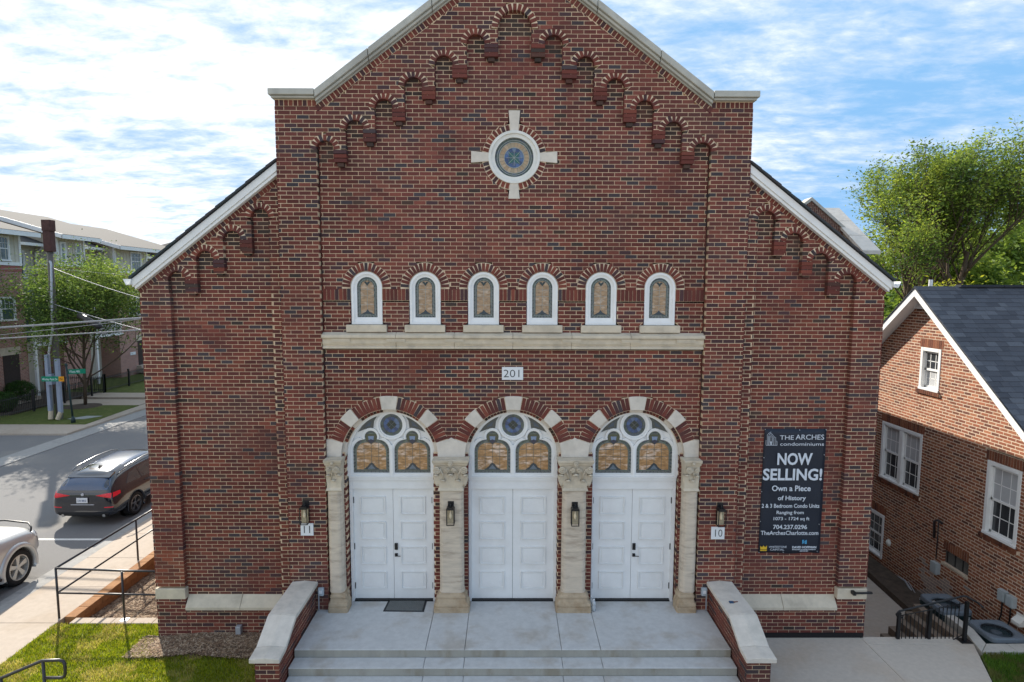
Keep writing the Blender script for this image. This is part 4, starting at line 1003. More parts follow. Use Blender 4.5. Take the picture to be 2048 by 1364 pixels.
# ------------------------------------------------------------------ things on and at the front
def lantern(x, y, zt, label):
    t = thing('wall_lantern', label, 'wall lantern', 'box lanterns beside the doorways', (x, y, zt))
    b = MB(); b.box(x - .052, x + .052, y - .018, y, zt - .115, zt); b.tube([(x, y - .01, zt - .04), (x, y - .075, zt - .03), (x, y - .085, zt - .09)], .01, 8); b.build('back_plate', black_m, t)
    w, z1, z0, yc = .062, zt - .10, zt - .385, y - .085
    b = MB()
    for a in (-1, 1):
        for c in (-1, 1): b.box(x + a * w - .006, x + a * w + .006, yc + c * w - .006, yc + c * w + .006, z0, z1)
        b.box(x + a * w - .006, x + a * w + .006, yc - w, yc + w, z0, z0 + .012); b.box(x - w, x + w, yc + a * w - .006, yc + a * w + .006, z0, z0 + .012)
        b.box(x + a * w - .006, x + a * w + .006, yc - w, yc + w, z1 - .012, z1); b.box(x - w, x + w, yc + a * w - .006, yc + a * w + .006, z1 - .012, z1)
    b.prism([(x - .072, z1), (x + .072, z1), (x + .045, z1 + .035), (x - .045, z1 + .035)], yc - .07, yc + .07); b.build('cage', black_m, t)
    b = MB(); b.box(x - w + .004, x + w - .004, yc + .02, yc + .024, z0 + .01, z1 - .01); b.build('back_glass', mat('seedy warm glass', (.36, .30, .20), .15, .25, 30, spec=.6), t)
    b = MB(); b.lathe([(.001, z0 + .10), (.02, z0 + .115), (.026, z0 + .15), (.02, z0 + .19), (.012, z0 + .21), (.012, z1)], x, yc, 12); b.build('bulb', mat('bulb glass', (.75, .62, .42), .1, .1, 20), t, smooth=True)
lantern(-3.6, 0, 2.59, 'black box lantern on the left brick pier, above the eleven plate'); lantern(3.61, 0, 2.56, 'black box lantern on the right brick pier, above the ten plate')
lantern(-1.075, -.05, 2.60, 'black box lantern on the stone column between the left and middle doors'); lantern(1.07, -.05, 2.59, 'black box lantern on the stone column between the middle and right doors')
sign_m = mat('white sign', (.74, .75, .76), .5, .03, 8); ink_m = mat('dark sign ink', (.02, .022, .025), .5, .1, 10)
def plate(x0, x1, z0, z1, y, s, label, size, w):
    b = MB(); b.box(x0, x1, y - .018, y - .002, z0, z1); o = bevel(b.build('number_sign', sign_m), .003); tag(o, label, 'sign', 'white number plates')
    text('lettering', s, size, ink_m, o, facing_front((x0 + x1) / 2, y - .0195, (z0 + z1) / 2 - (z1 - z0) * .29), width=w, height=(z1 - z0) * .58, bold=-.004 * size * 3)
plate(-.197, .167, 4.70, 4.922, .1, '201', 'white number plate reading 201 on the brick above the middle arch', .17, .27)
plate(-3.695, -3.475, 1.965, 2.185, 0, '11', 'white number plate reading 11 left of the doors', .17, .105); plate(3.47, 3.705, 1.905, 2.128, 0, '10', 'white number plate reading 10 right of the doors', .17, .125)
# banner
bw = MB(); nx, nz = 14, 24; X0, X1, Z0, Z1 = 4.43, 5.53, 1.545, 3.82
def by(u, v): return .232 + .010 * math.sin(u * 5 + v * 3) * (1 - abs(2 * v - 1) ** 4) + .006 * math.sin(v * 17 + u * 4) - (.012 if (u - .5) ** 2 > .2 else 0) * 0
gr = [(X0 - .014 * (1 - j / nz) + (X1 - X0 - .0) * i / nx, by(i / nx, j / nz), Z0 + (Z1 - Z0) * j / nz + .012 * math.sin(math.pi * i / nx * 3) * (1 if j == 0 else 0)) for j in range(nz + 1) for i in range(nx + 1)]
back = [(x, y + .004, z) for x, y, z in gr]; n_ = len(gr); q_ = [(j * (nx + 1) + i, j * (nx + 1) + i + 1, (j + 1) * (nx + 1) + i + 1, (j + 1) * (nx + 1) + i) for j in range(nz) for i in range(nx)]
rim = [i for i in range(nx + 1)] + [(nx + 1) * j + nx for j in range(1, nz + 1)] + [(nx + 1) * nz + i for i in range(nx - 1, -1, -1)] + [(nx + 1) * j for j in range(nz - 1, 0, -1)]
bw.add(gr + back, q_ + [tuple(n_ + v for v in f[::-1]) for f in q_] + [(rim[i], rim[(i + 1) % len(rim)], n_ + rim[(i + 1) % len(rim)], n_ + rim[i]) for i in range(len(rim))])
ban = bw.build('banner', mat('dark navy vinyl', (.012, .017, .03), .5, .15, 30, .001, 300, spec=.4), smooth=True)
tag(ban, 'dark navy vinyl banner advertising condominiums, hung on the brick right of the doors', 'banner')
bp = mat('banner print white', (.62, .66, .72), .6, .03, 20); gold_m = mat('banner print gold', (.70, .45, .03), .6, .03, 20); cyan_m = mat('banner print blue', (.08, .35, .60), .6, .03, 20)
BX = 4.975; BW = 1.10 / 640.  # metres per unit of my banner sketch
def bl(s, x0, x1, z0, z1, m=bp, bold=0.): 
    text('lettering', s, z1 - z0, m, ban, facing_front((x0 + x1) / 2, .208, z0), width=x1 - x0, height=z1 - z0, bold=bold, ext=.0015)
def zz(v): return 3.82 - (v - 90) / (1262 - 90) * 2.275       # rows of the close-up view
def xx(u, v):                                                    # columns of the close-up view
    l = 143 - 60 * (v - 90) / 1172.; return 4.43 + (u - l) / 590. * 1.10 - .01
for s, u0, u1, v0, v1, bo in (('THE', 288, 420, 188, 148, .0), ('ARCHES', 438, 708, 186, 140, .0), ('condominiums', 290, 706, 243, 212, -.0), ('NOW', 258, 592, 418, 305, .006), ('SELLING!', 128, 692, 562, 450, .006),
        ('Own a Piece', 210, 580, 666, 612, .002), ('of History', 266, 534, 752, 697, .002), ('2 & 3 Bedroom Condo Units', 112, 664, 824, 786, .001), ('Ranging from', 254, 514, 884, 842, .001), ('1073 - 1724 sq ft', 220, 564, 942, 902, .001),
        ('704.237.0296', 220, 546, 1026, 984, .0015), ('TheArchesCharlotte.com', 102, 656, 1082, 1042, .001)):
    vm = (v0 + v1) / 2; bl(s, xx(u0, vm), xx(u1, vm), zz(v0), zz(v1), bp, bo)
bl('WHITESTONE', xx(178, 1198), xx(350, 1198), zz(1206), zz(1188), bp); bl('CAPITAL', xx(190, 1222), xx(325, 1222), zz(1232), zz(1214), bp)
bl('DAVID HOFFMAN', xx(404, 1195), xx(636, 1195), zz(1210), zz(1188), bp, .0012); bl('BUILDER & DEVELOPMENT', xx(404, 1222), xx(632, 1222), zz(1227), zz(1217), bp, .0004); bl('SERVICES', xx(475, 1237), xx(556, 1237), zz(1241), zz(1232), bp, .0004)
b = MB(); P = lambda u, v: (xx(u, v), zz(v))
b.prism([P(96, 1186), P(112, 1202), P(127, 1184), P(142, 1202), P(160, 1184), P(158, 1222), P(96, 1222)], .2065, .210); b.prism([P(94, 1228), P(158, 1228), P(158, 1236), P(94, 1236)], .2065, .210); b.build('crown_logo', gold_m, ban)
b = MB(); 
for q in ([P(500, 1130), P(512, 1130), P(512, 1165), P(500, 1168)], [P(500, 1130), P(520, 1130), P(520, 1136), P(500, 1136)], [P(530, 1134), P(543, 1130), P(543, 1168), P(532, 1168)], [P(512, 1148), P(532, 1144), P(532, 1152), P(512, 1156)], [P(524, 1160), P(540, 1160), P(540, 1168), P(524, 1168)]): b.prism(q, .2065 + rnd(0, .0004), .210)
b.build('letter_logo', cyan_m, ban)
b = MB(); lg = lambda pts, r=.0035: b.tube([(xx(u, v), .2085, zz(v)) for u, v in pts], r, 4)
lg([(155, 240), (155, 195), (168, 195), (168, 145), (185, 128), (203, 115), (203, 128)]); lg([(168, 195), (168, 240)]); lg([(178, 240), (178, 160), (190, 138), (203, 128), (217, 140), (232, 160), (232, 240)]); lg([(186, 240), (186, 165), (203, 140), (222, 165), (222, 240)]); lg([(194, 215), (194, 170), (203, 155), (213, 170), (213, 215)]); lg([(232, 160), (248, 168), (248, 240)]); lg([(248, 200), (260, 202), (260, 240)]); lg([(155, 240), (260, 240)])
b.prism([P(197, 236), P(209, 236), P(209, 205), P(197, 205)], .207, .2095); b.build('building_logo', bp, ban)
b = MB()
for u, v in ((150, 94), (475, 98), (727, 96), (136, 356), (710, 328), (112, 674), (688, 658), (98, 955), (664, 982), (84, 1252), (318, 1250), (646, 1242)): b.tube([(xx(u, v), .222, zz(v)), (xx(u, v), .206, zz(v))], .008, 8)
b.build('grommet', galv_m, ban)
# outlet boxes, box on the plinth
def outlet(x, z, y, s, label):
    t = thing('outlet_box', label, 'outlet box', 'grey outlet boxes on the brick beside the steps', (x, y, z))
    b = MB(); b.box(x - .05, x + .05, y - .07, y - .002, z - .07, z + .07); bevel(b.build('cover', mat('clear grey cover', (.42, .48, .52), .25, .08, 20, spec=.6), t), .012)
    b = MB(); b.box(x - .025, x + .025, y - .078, y - .068, z - .02, z + .035); b.build('socket', sign_m, t)
    b = MB(); b.tube([(x - s * .045, y - .03, z - .06), (x - s * .05, y - .03, .61)], .012, 8); b.build('conduit', galv_m, t)
outlet(-3.365, .955, 0, 1, 'grey outlet box on the brick next to the left cheek wall'); outlet(3.375, .955, 0, -1, 'grey outlet box on the brick next to the right cheek wall')
b = MB(); b.box(-4.94, -4.85, .06, .15, .10, .245); o = bevel(b.build('junction_box', galv_m), .006); tag(o, 'small grey metal box low on the brick base left of the steps', 'junction box')
# door mat
mt = thing('doormat', 'dark grey doormat on the landing in front of the left doors', 'doormat', loc=(-1.91, .13, .6))
mq = [(-2.255, .34), (-1.555, .34), (-1.56, -.075), (-2.28, -.06)]; b = MB(); b.flat(mq, .601, .609); b.build('border', mat('black rubber', (.025, .027, .03), .7, .2, 30), mt)
c0 = Vector((-1.91, .137)); b = MB(); b.flat([tuple(c0 + (Vector(p) - c0) * .9) for p in mq], .606, .615); b.build('pile', mat('grey mat pile', (.13, .135, .13), .95, .5, 160, .003, 300), mt)
# bottles
wb = mat('clear water bottle', (.75, .80, .84), .12, .05, 20, trans=.55, spec=.6)
for i, (x, y, h, w) in enumerate(((1.40, .04, .24, .033), (1.435, -.035, .22, .033))):
    t = thing('water_bottle', ('taller' if i == 0 else 'shorter, nearer') + ' clear plastic water bottle on the landing by the right column base', 'bottle', 'two water bottles by the column', (x, y, .6))
    b = MB(); b.lathe([(.02, .601), (w, .607), (w, .64), (w - .004, .655), (w, .67), (w, .70), (w - .004, .71), (w, .72), (w, .75), (w * .8, .775), (.012, .60 + h - .02)], x, y, 16); b.build('body', wb, t, smooth=True)
    b = MB(); b.lathe([(.014, .60 + h - .022), (.014, .60 + h)], x, y, 12); b.build('cap', sign_m, t)
# brush on the right coping
t = thing('paint_brush', 'small blue and brown brush lying on the right cheek wall coping', 'brush', loc=(3.62, -.75, 1.14))
b = MB(); b.box(3.555, 3.62, -.80, -.745, 1.140, 1.155); b.build('bristles', mat('blue bristles', (.04, .09, .17), .7, .3, 60), t)
b = MB(); b.box(3.62, 3.645, -.79, -.75, 1.141, 1.153); b.tube([(3.645, -.77, 1.147), (3.70, -.755, 1.148)], [.012, .008], 8); b.build('handle', mat('red brown handle', (.20, .09, .06), .6, .1, 20), t)
# ------------------------------------------------------------------ neighbour house on the right
nh = thing('brick_house', 'orange brown brick house with dark shingle roof to the right of the church', 'house', loc=(9.55, 4, -.9))
NX = 9.55; NP, NZ, NS = 3.83, 6.33, .775      # ridge y, ridge height, slope
nxf = lambda u, w, v: (NX + w, -u, v)         # u = -y (u grows to the viewer's right), v up, w into the wall
Y2U = lambda y: -y
NWIN = [('attic', 3.21, 3.90, 3.95, 4.94), ('pair', 3.63, 5.20, 1.44, 2.91), ('front', .80, 1.65, 1.365, 2.88), ('low', 4.86, 5.70, -.66, .50)]
NVENT = (1.94, 2.70, .27, .57)
def nreg(z):
    half = (NZ - .22 - z) / NS
    y0, y1 = max(NP - half, -.55), min(NP + half, 8.2)
    if y1 - y0 < .1: return []
    cut = []
    for n, a, b_, z0, z1 in NWIN:
        if z0 <= z < z1: cut.append((-b_, -a))
        if z1 <= z < z1 + .205: cut.append((-b_ - .05, -a + .05))
        if z0 - .09 <= z < z0 and n != 'low': cut.append((-b_ - .06, -a + .06))
    a, b_, z0, z1 = NVENT
    if z0 <= z < z1 + .205: cut.append((-b_, -a))
    return [(p, q) for p, q in subtract([(-y1, -y0)], cut) if q - p > .03]
def ntint(x, z):
    c = tint('n')
    if z < .1 and 1.9 < -x < 3.4 and mnoise.noise(Vector((x * 1.5, z * 1.5, 1))) > -.05 and random.random() < .8: return tuple(v * .4 + .22 for v in c)
    return c
st_, mo_ = MB(xf=nxf), MB(xf=nxf)
def nmason(z0, z1): masonry(st_, mo_, nreg, z0, z1, 0, .05, .12, base='n', tintf=ntint, joint=.0185, proud=.002)
nmason(-1.0, 6.1)
sp = sorted(SPARE, key=lambda b: (b[0] + .2) ** 2 * -1 if False else (-(b[0])) * 1.0 + abs(b[2] - 2.2) * .8 + (99 if b[0] > -.45 else 0)); SPARE.clear()
vari2 = {}
for i, (x, y, z, c) in enumerate(sp):
    if i < 300:
        key = (round(c[0] * 30), round(c[1] * 50))
        if key not in vari2: b = MB(); b.box(0, .05, -.0968, .0968, -.0291, .0291, c); vari2[key] = b.mesh('brick', [nb_brick_m])
        link('brick', vari2[key], nh, (NX + y, -x, z))
    else: st_.prism([(x - .0968, z - .0291), (x + .0968, z - .0291), (x + .0968, z + .0291), (x - .0968, z + .0291)], y, y + .05, c)
for a, b_, z0, z1 in [w[1:] for w in NWIN] + [NVENT]:         # soldier bricks above openings
    n = int((b_ - a + .1) / .0677); w = (b_ - a + .1) / n
    if (a, b_) == NVENT[:2]: n = int((b_ - a) / .0677); w = (b_ - a) / n; a, b_ = a + .05, b_ - .05
    mo_.prism([(-b_ - .05, z1), (-a + .05, z1), (-a + .05, z1 + .205), (-b_ - .05, z1 + .205)], .005, .12)
    for k in range(n): u = -b_ - .05 + k * w; st_.prism([(u + .006, z1 + .005), (u + w - .006, z1 + .005), (u + w - .006, z1 + .198), (u + .006, z1 + .198)], -.001, .1, tuple(v * .8 for v in tint('n')))
for n_, a, b_, z0, z1 in NWIN:                                   # sloping brick sills
    if n_ == 'low': continue
    n = int((b_ - a + .12) / .0677); w = (b_ - a + .12) / n
    mo_.prism([(-b_ - .06, z0 - .085), (-a + .06, z0 - .085), (-a + .06, z0 - .012), (-b_ - .06, z0 - .012)], -.03, .1)
    for k in range(n): u = -b_ - .06 + k * w; st_.prism([(u + .006, z0 - .08), (u + w - .006, z0 - .08), (u + w - .006, z0), (u + .006, z0)], -.042, .1, tuple(v * .6 for v in tint('n')))
st_.build('brickwork', [nb_brick_m], nh, kind='stuff'); mo_.build('mortar_wall', [nb_mortar_m], nh)
b = MB(); b.box(NX + .121, NX + .3, -.5, 8.2, -1.2, 2.3)
b.build('inner_wall', mat('dark void', (.01, .01, .01), .9), nh)
b = MB(xf=lambda x, y, z: (y, x, z)); b.prism([(-.55, -1.2), (8.2, -1.2), (8.2, 2.8), (NP, 6.1), (-.55, 2.6)], 9.85, 22); b.build('house_body', mat('plain brick', (.2, .09, .055), .9, .3, 20), nh)
def sash(t, a, b_, z0, z1, cols, rows, blind_top, blind_bot):
    """double hung sash between y=a..b_, in the plane NX+.06"""
    zm = (z0 + z1) / 2; f = MB()
    F = lambda y0, y1, za, zb, x0, x1: f.box(NX + x0, NX + x1, y0, y1, za, zb)
    for za, zb, x0 in ((zm - .02, z1, .05), (z0, zm + .02, .072)):
        F(a, a + .045, za, zb, x0, x0 + .03); F(b_ - .045, b_, za, zb, x0, x0 + .03); F(a, b_, za, za + .05, x0, x0 + .03); F(a, b_, zb - .045, zb, x0, x0 + .03)
        for k in range(1, cols): y = a + (b_ - a) * k / cols; F(y - .008, y + .008, za + .04, zb - .03, x0 + .012, x0 + .022)
        for k in range(1, rows): z = za + (zb - za) * k / rows; F(a + .03, b_ - .03, z - .008, z + .008, x0 + .012, x0 + .022)
    s_ = f.build('sash', white_m, t)
    for za, zb, m_, x0 in ((zm, z1, blind_m if blind_top else wglass_m, .064), (z0, zm, blind_m if blind_bot else wglass_m, .088)):
        p = MB(); p.box(NX + x0, NX + x0 + .006, a + .02, b_ - .02, za + .02, zb - .02); p.build('pane', m_, s_)
screen_m = mat('window glass behind screen', (.13, .125, .115), .45, .15, 40, spec=.5)
def nwin(a, b_, z0, z1, n, cols, rows, bt, bb):
    f = MB(); w = .085
    f.box(NX - .012, NX + .1, a, a + w, z0, z1); f.box(NX - .012, NX + .1, b_ - w, b_, z0, z1); f.box(NX - .012, NX + .1, a + w, b_ - w, z1 - .08, z1); f.box(NX - .028, NX + .1, a + .0, b_ - .0, z0 + .001, z0 + .055)
    if n == 2: m = (a + b_) / 2; f.box(NX - .008, NX + .1, m - .07, m + .07, z0 + .055, z1 - .08)
    win = bevel(f.build('window', white_m, nh), .006, 1)
    if n == 2: sash(win, a + w, m - .07, z0 + .055, z1 - .08, cols, rows, bt, bb); sash(win, m + .07, b_ - w, z0 + .055, z1 - .08, cols, rows, bt, bb)
    else: sash(win, a + w, b_ - w, z0 + .055, z1 - .08, cols, rows, bt, bb)
nwin(3.21, 3.90, 3.955, 4.935, 1, 3, 2, False, True); nwin(3.63, 5.20, 1.445, 2.905, 2, 3, 2, True, False); nwin(.80, 1.65, 1.37, 2.875, 1, 3, 2, True, False)
nwin(4.86, 5.70, -.65, .495, 1, 3, 2, False, False)
# basement vent opening with three dark openings and a pale lintel sill
a, e, z0, z1 = NVENT
b = MB(); b.box(NX + .06, NX + .10, a, e, z0, z1)
v = b.build('vent', mat('grey board', (.13, .13, .12), .8, .2, 20), nh)
b = MB()
for y in (a + .22, a + .45, e - .07): b.box(NX + .05, NX + .062, y - .014, y + .014, z0 + .02, z1)
b.build('vent_gap', black_m, v)
b = MB(); b.box(NX - .01, NX + .08, a - .01, e + .02, z0 - .045, z0 - .002); b.build('vent_sill', lime_m, nh)
# roof: rake boards, soffit, ridge, shingles
for s, y_end in ((1, 8.5), (-1, -.95)):
    zf = lambda y, o: NZ - NS * abs(y - NP) - o
    b = MB(xf=lambda x, y, z: (y, x, z)); b.prism([(NP, zf(NP, .03)), (y_end, zf(y_end, .03)), (y_end, zf(y_end, .22)), (NP, zf(NP, .22))], 9.255, 9.28)
    bevel(b.build('rake_board', white_m, nh), .004, 1)
    b = MB(xf=lambda x, y, z: (y, x, z)); b.prism([(NP, zf(NP, .2)), (y_end, zf(y_end, .2)), (y_end, zf(y_end, .215)), (NP, zf(NP, .215))], 9.28, 9.56)
    b.build('soffit', white_m, nh)
b = MB(xf=lambda x, y, z: (y, x, z)); b.prism([(NP - .45, 5.86), (NP + .45, 5.86), (NP, 6.2)], 9.50, 9.56); b.build('gable_vent', white_m, nh)
b = MB(xf=lambda x, y, z: (y, x, z)); b.prism([(NP - .45, 5.82), (NP + .45, 5.82), (NP + .45, 5.87), (NP - .45, 5.87)], 9.49, 9.50)
for k in range(5): b.prism([(NP - .38 + k * .065, 5.89 + .05 * k), (NP + .38 - k * .065, 5.89 + .05 * k), (NP + .36 - k * .065, 5.915 + .05 * k), (NP - .36 + k * .065, 5.915 + .05 * k)], 9.48, 9.50)
b.build('louvre', white_m, nh)
b = MB(xf=lambda x, y, z: (y, x, z)); zf = lambda y, o: NZ - NS * abs(y - NP) - o
b.prism([(NP, zf(NP, .004)), (8.55, zf(8.55, .004)), (8.55, zf(8.55, .03)), (NP, zf(NP, .03)), (-1.0, zf(-1., .03)), (-1.0, zf(-1., .004))], 9.235, 22)
roof = b.build('roof', shing_m.copy() if False else mat('roof deck', (.03, .035, .045), .9, .2, 20), nh)
ss = MB(); L_ = math.hypot(1, NS); nsh = 0; shv = {}
sl_ang = math.atan(NS)
cands = []
for row in range(45):
    d0 = .143 * row; y = NP - d0 / L_
    if y < -1: break
    x = 9.235 + (rnd(-.15, 0))
    while x < 20:
        w = random.choice((.16, .22, .28, .33)); x1 = x + w
        if x1 > 9.24: cands.append((max(x, 9.235), x1, d0, random.choice([(.064, .070, .084), (.070, .077, .092), (.078, .085, .10), (.098, .106, .122), (.066, .071, .084), (.055, .060, .072)])))
        x = x1
for x0, x1, d0, c in cands:
    y = NP - d0 / L_; z = NZ - NS * (NP - y) + .004; w = round(x1 - x0, 2); k = rnd(.85, 1.15)
    if x0 < 12.2 and nsh < 300 and y > .3:
        nsh += 1; key = (w, c)
        if key not in shv:
            b = MB(); b.box(.002, w - .002, -.165, .0, .0, .014, c); shv[key] = b.mesh('shingle', [shing_m])
        link('shingle', shv[key], roof, (x0, y + .01, z - .004 + rnd(0, .003)), (sl_ang - .05, 0, 0))
    else:
        y1 = y - .155 / L_; z1 = NZ - NS * (NP - y1) + .004; o = rnd(.006, .012)
        ss.add([(x0 + .002, y1, z1 + o + .004), (x1 - .002, y1, z1 + o + .004), (x1 - .002, y, z + o - .006), (x0 + .002, y, z + o - .006), (x0 + .002, y1, z1), (x1 - .002, y1, z1)], [(0, 1, 2, 3), (4, 5, 1, 0)], tuple(v * k for v in c))
ss.build('shingles', [shing_m], roof, kind='stuff')
b = MB()
for k in range(12): x = 10.25 + k * 1.0; b.prism([(x, NZ + .0), (x + .99, NZ + .0), (x + .99, NZ + .05), (x, NZ + .05)], NP - .10, NP + .10, (.03, .035, .045))
b.build('ridge_vent', [shing_m], roof)
b = MB(); b.tube([(9.95, NP + .5, 5.8), (9.95, NP + .5, 6.5)], .045, 10); b.build('vent_pipe', white_m, roof)
# boxes, vents and lines on the wall
def wallbox(name, label, y0, y1, z0, z1, dep, m, cat, group=None, conduit=None, lens=None):
    t = thing(name, label, cat, group, loc=(NX, (y0 + y1) / 2, z0))
    b = MB(); b.box(NX - dep, NX - .002, y0, y1, z0, z1); bevel(b.build('case', m, t), .008)
    b = MB(); b.box(NX - dep - .008, NX - dep + .002, y0 + .015, y1 - .015, z0 + .02, z1 - .03); b.build('cover', m, t)
    if conduit: b = MB(); b.tube([(NX - .05, (y0 + y1) / 2, z0), (NX - .05, (y0 + y1) / 2, z0 - conduit * .4), (NX - .08, (y0 + y1) / 2 + .1, z0 - conduit)], .013, 6); b.build('conduit', black_m, t)
    return t
wallbox('disconnect_box', 'grey utility box on the house wall below the small vent opening', 2.74, 2.95, -.06, .19, .10, greybox_m, 'utility box')
wallbox('disconnect_box', 'left one of two grey boxes side by side above the nearer air conditioner', .87, 1.03, .27, .49, .10, greybox_m, 'utility box', 'pair of grey boxes above the air conditioner', .7)
wallbox('disconnect_box', 'right one of two grey boxes side by side above the nearer air conditioner', .66, .83, .26, .47, .10, greybox_m, 'utility box', 'pair of grey boxes above the air conditioner', .7)
t = thing('exhaust_hood', 'white hooded exhaust vent low on the house wall at the right edge', 'vent', loc=(NX, .52, .08))
b = MB(xf=lambda x, y, z: (y, x, z)); b.add([(.42, NX - .13, .03), (.62, NX - .13, .03), (.62, NX - .13, .09), (.42, NX - .13, .09), (.42, NX, .03), (.62, NX, .03), (.62, NX, .20), (.42, NX, .20)], [(0, 1, 2, 3), (3, 2, 6, 7), (0, 3, 7, 4), (1, 5, 6, 2), (0, 4, 5, 1), (4, 7, 6, 5)])
b.build('hood', cream_m, t)
b = MB(); b.box(NX - .02, NX - .002, .40, .64, .01, .22); b.build('flange', cream_m, t)
t = thing('round_vent', 'small round white cap vent on the house wall near the walkway', 'vent', loc=(NX, 4.6, -.13))
b = MB(xf=lambda x, y, z: (NX - z, 4.62 + x, -.10 + y)); b.lathe([(.075, 0), (.075, .02), (.055, .05), (.03, .065)], 0, 0, 16); b.build('cap', cream_m, t, smooth=False)
b = MB(xf=lambda x, y, z: (NX - z, 4.62 + x, -.10 + y)); b.lathe([(.09, .001), (.09, .008)], 0, 0, 16); b.build('flange', cream_m, t)
t = thing('pipe_elbow', 'dark pipe elbow and conduit high on the shaded house wall', 'pipe', loc=(NX, 2.8, .9))
b = MB(); b.tube([(NX - .05, 2.95, .72), (NX - .12, 2.88, 1.13), (NX - .10, 2.80, 1.18), (NX - .03, 2.74, 1.12)], .028, 8); b.tube([(NX - .02, 2.88, 1.1), (NX - .02, 2.88, .25)], .012, 6); b.build('pipe', rail_m, t, smooth=True)
t = thing('ground_cable', 'grey flexible line running along the foot of the house wall', 'cable', loc=(9.3, 3, -.8))
b = MB(); pts = [(9.45 - .12 * math.sin(k * .9) - (.14 if k < 4 else .0), 6.0 - k * .35, -.80 + .05 * math.sin(k * 1.3) + (.10 if k > 8 else 0)) for k in range(14)]; b.tube(pts, .022, 8); b.tube([(x + .04, y, z + .03) for x, y, z in pts], .010, 6); b.build('line', galv_m, t, smooth=True)
# air conditioners
def ac(cx, cy, top, wx, wy, label):
    t = thing('air_conditioner', label, 'air conditioner', 'air conditioning units beside the brick house', (cx, cy, top - .75))
    def rr(h, r, s): 
        x, y = wx / 2 - s, wy / 2 - s; pts = []
        for sx, sy, a0 in ((1, 1, 0), (-1, 1, 90), (-1, -1, 180), (1, -1, 270)): pts += [(cx + sx * (x - r) + r * math.cos(R(a0 + k * 22.5)), cy + sy * (y - r) + r * math.sin(R(a0 + k * 22.5))) for k in range(5)]
        return pts
    b = MB(); b.flat(rr(0, .05, .02), top - .72, top - .09); b.build('cabinet', mat('dark green cabinet', (.012, .03, .033), .5, .2, 20), t)
    b = MB()
    for k in range(13): 
        z = top - .68 + .045 * k; b.flat(rr(0, .05, .012), z, z + .012)
    b.build('louvre', mat('dark green cabinet', (.012, .03, .033)), t)
    n = 40; se = lambda k: math.copysign(abs(k) ** .30, k); o = [(cx + wx / 2 * se(math.cos(2 * math.pi * (k + .5) / n)), cy + wy / 2 * se(math.sin(2 * math.pi * (k + .5) / n))) for k in range(n)]; i = [(cx + min(wx, wy) * .385 * math.cos(R(a)), cy + min(wx, wy) * .385 * math.sin(R(a))) for a in [(0, 22.5, 45, 67.5, 90)[k % 5] + 90 * (k // 5) for k in range(20)]]; WR = min(wx, wy) * .405
    # top with a round well
    ang = [math.degrees(math.atan2(p[1] - cy, p[0] - cx)) for p in o]; i = [(cx + WR * math.cos(R(a)), cy + WR * math.sin(R(a))) for a in [360 * (k + .5) / n for k in range(n)]]; i2 = [(cx + (p[0] - cx) * .9, cy + (p[1] - cy) * .9) for p in i]; i3 = [(cx + (p[0] - cx) * .45, cy + (p[1] - cy) * .45) for p in i]
    V = [(x, y, top - .085) for x, y in o] + [(x, y, top - .02) for x, y in o] + [(cx + (x - cx) * .96, cy + (y - cy) * .96, top) for x, y in o] + [(x, y, top - .008) for x, y in i] + [(x, y, top - .03) for x, y in i2]
    V2 = [(x, y, top - .03) for x, y in i2] + [(x, y, top - .17) for x, y in i2] + [(x, y, top - .26) for x, y in i3]
    b = MB(); b.add(V2, [(r_ * n + k, r_ * n + (k + 1) % n, (r_ + 1) * n + (k + 1) % n, (r_ + 1) * n + k) for r_ in range(2) for k in range(n)] + [tuple(range(2 * n, 3 * n))]); b.build('fan_well', black_m, t)
    b = MB(); b.add(V, [(r_ * n + k, r_ * n + (k + 1) % n, (r_ + 1) * n + (k + 1) % n, (r_ + 1) * n + k) for r_ in range(4) for k in range(n)])
    b.build('top_cover', mat('blue grey plastic top', (.13, .155, .18), .5, .12, 30), t, smooth=False)
    b = MB(); b.lathe([(.085, top - .24), (.095, top - .09), (.09, top - .06), (.06, top - .045), (.001, top - .04)], cx, cy, 20); b.build('fan_hub', ac_m, t)
    b = MB()
    for r_ in (.13, .165, .20, .235): b.tube([(cx + r_ * math.cos(R(a)), cy + r_ * math.sin(R(a)), top - .055 + (r_ - .13) * .4) for a in range(0, 361, 15)], .0022, 4, cap=False)
    for k in range(12): a = R(30 * k); b.tube([(cx + .08 * math.cos(a), cy + .08 * math.sin(a), top - .05), (cx + .26 * math.cos(a), cy + .26 * math.sin(a), top - .01)], .0022, 4)
    b.build('guard', ac_m, t)
    b = MB(); b.box(cx + wx / 2 - .18, cx + wx / 2 - .08, cy - wy / 2 + .012, cy - wy / 2 + .02, top - .26, top - .12); b.build('label_plate', sign_m, t)
ac(8.60, 1.22, .10, .62, .74, 'farther air conditioner, partly behind the black stair railing'); ac(8.86, .25, .10, .66, .66, 'nearer air conditioner with its round fan well in full view')

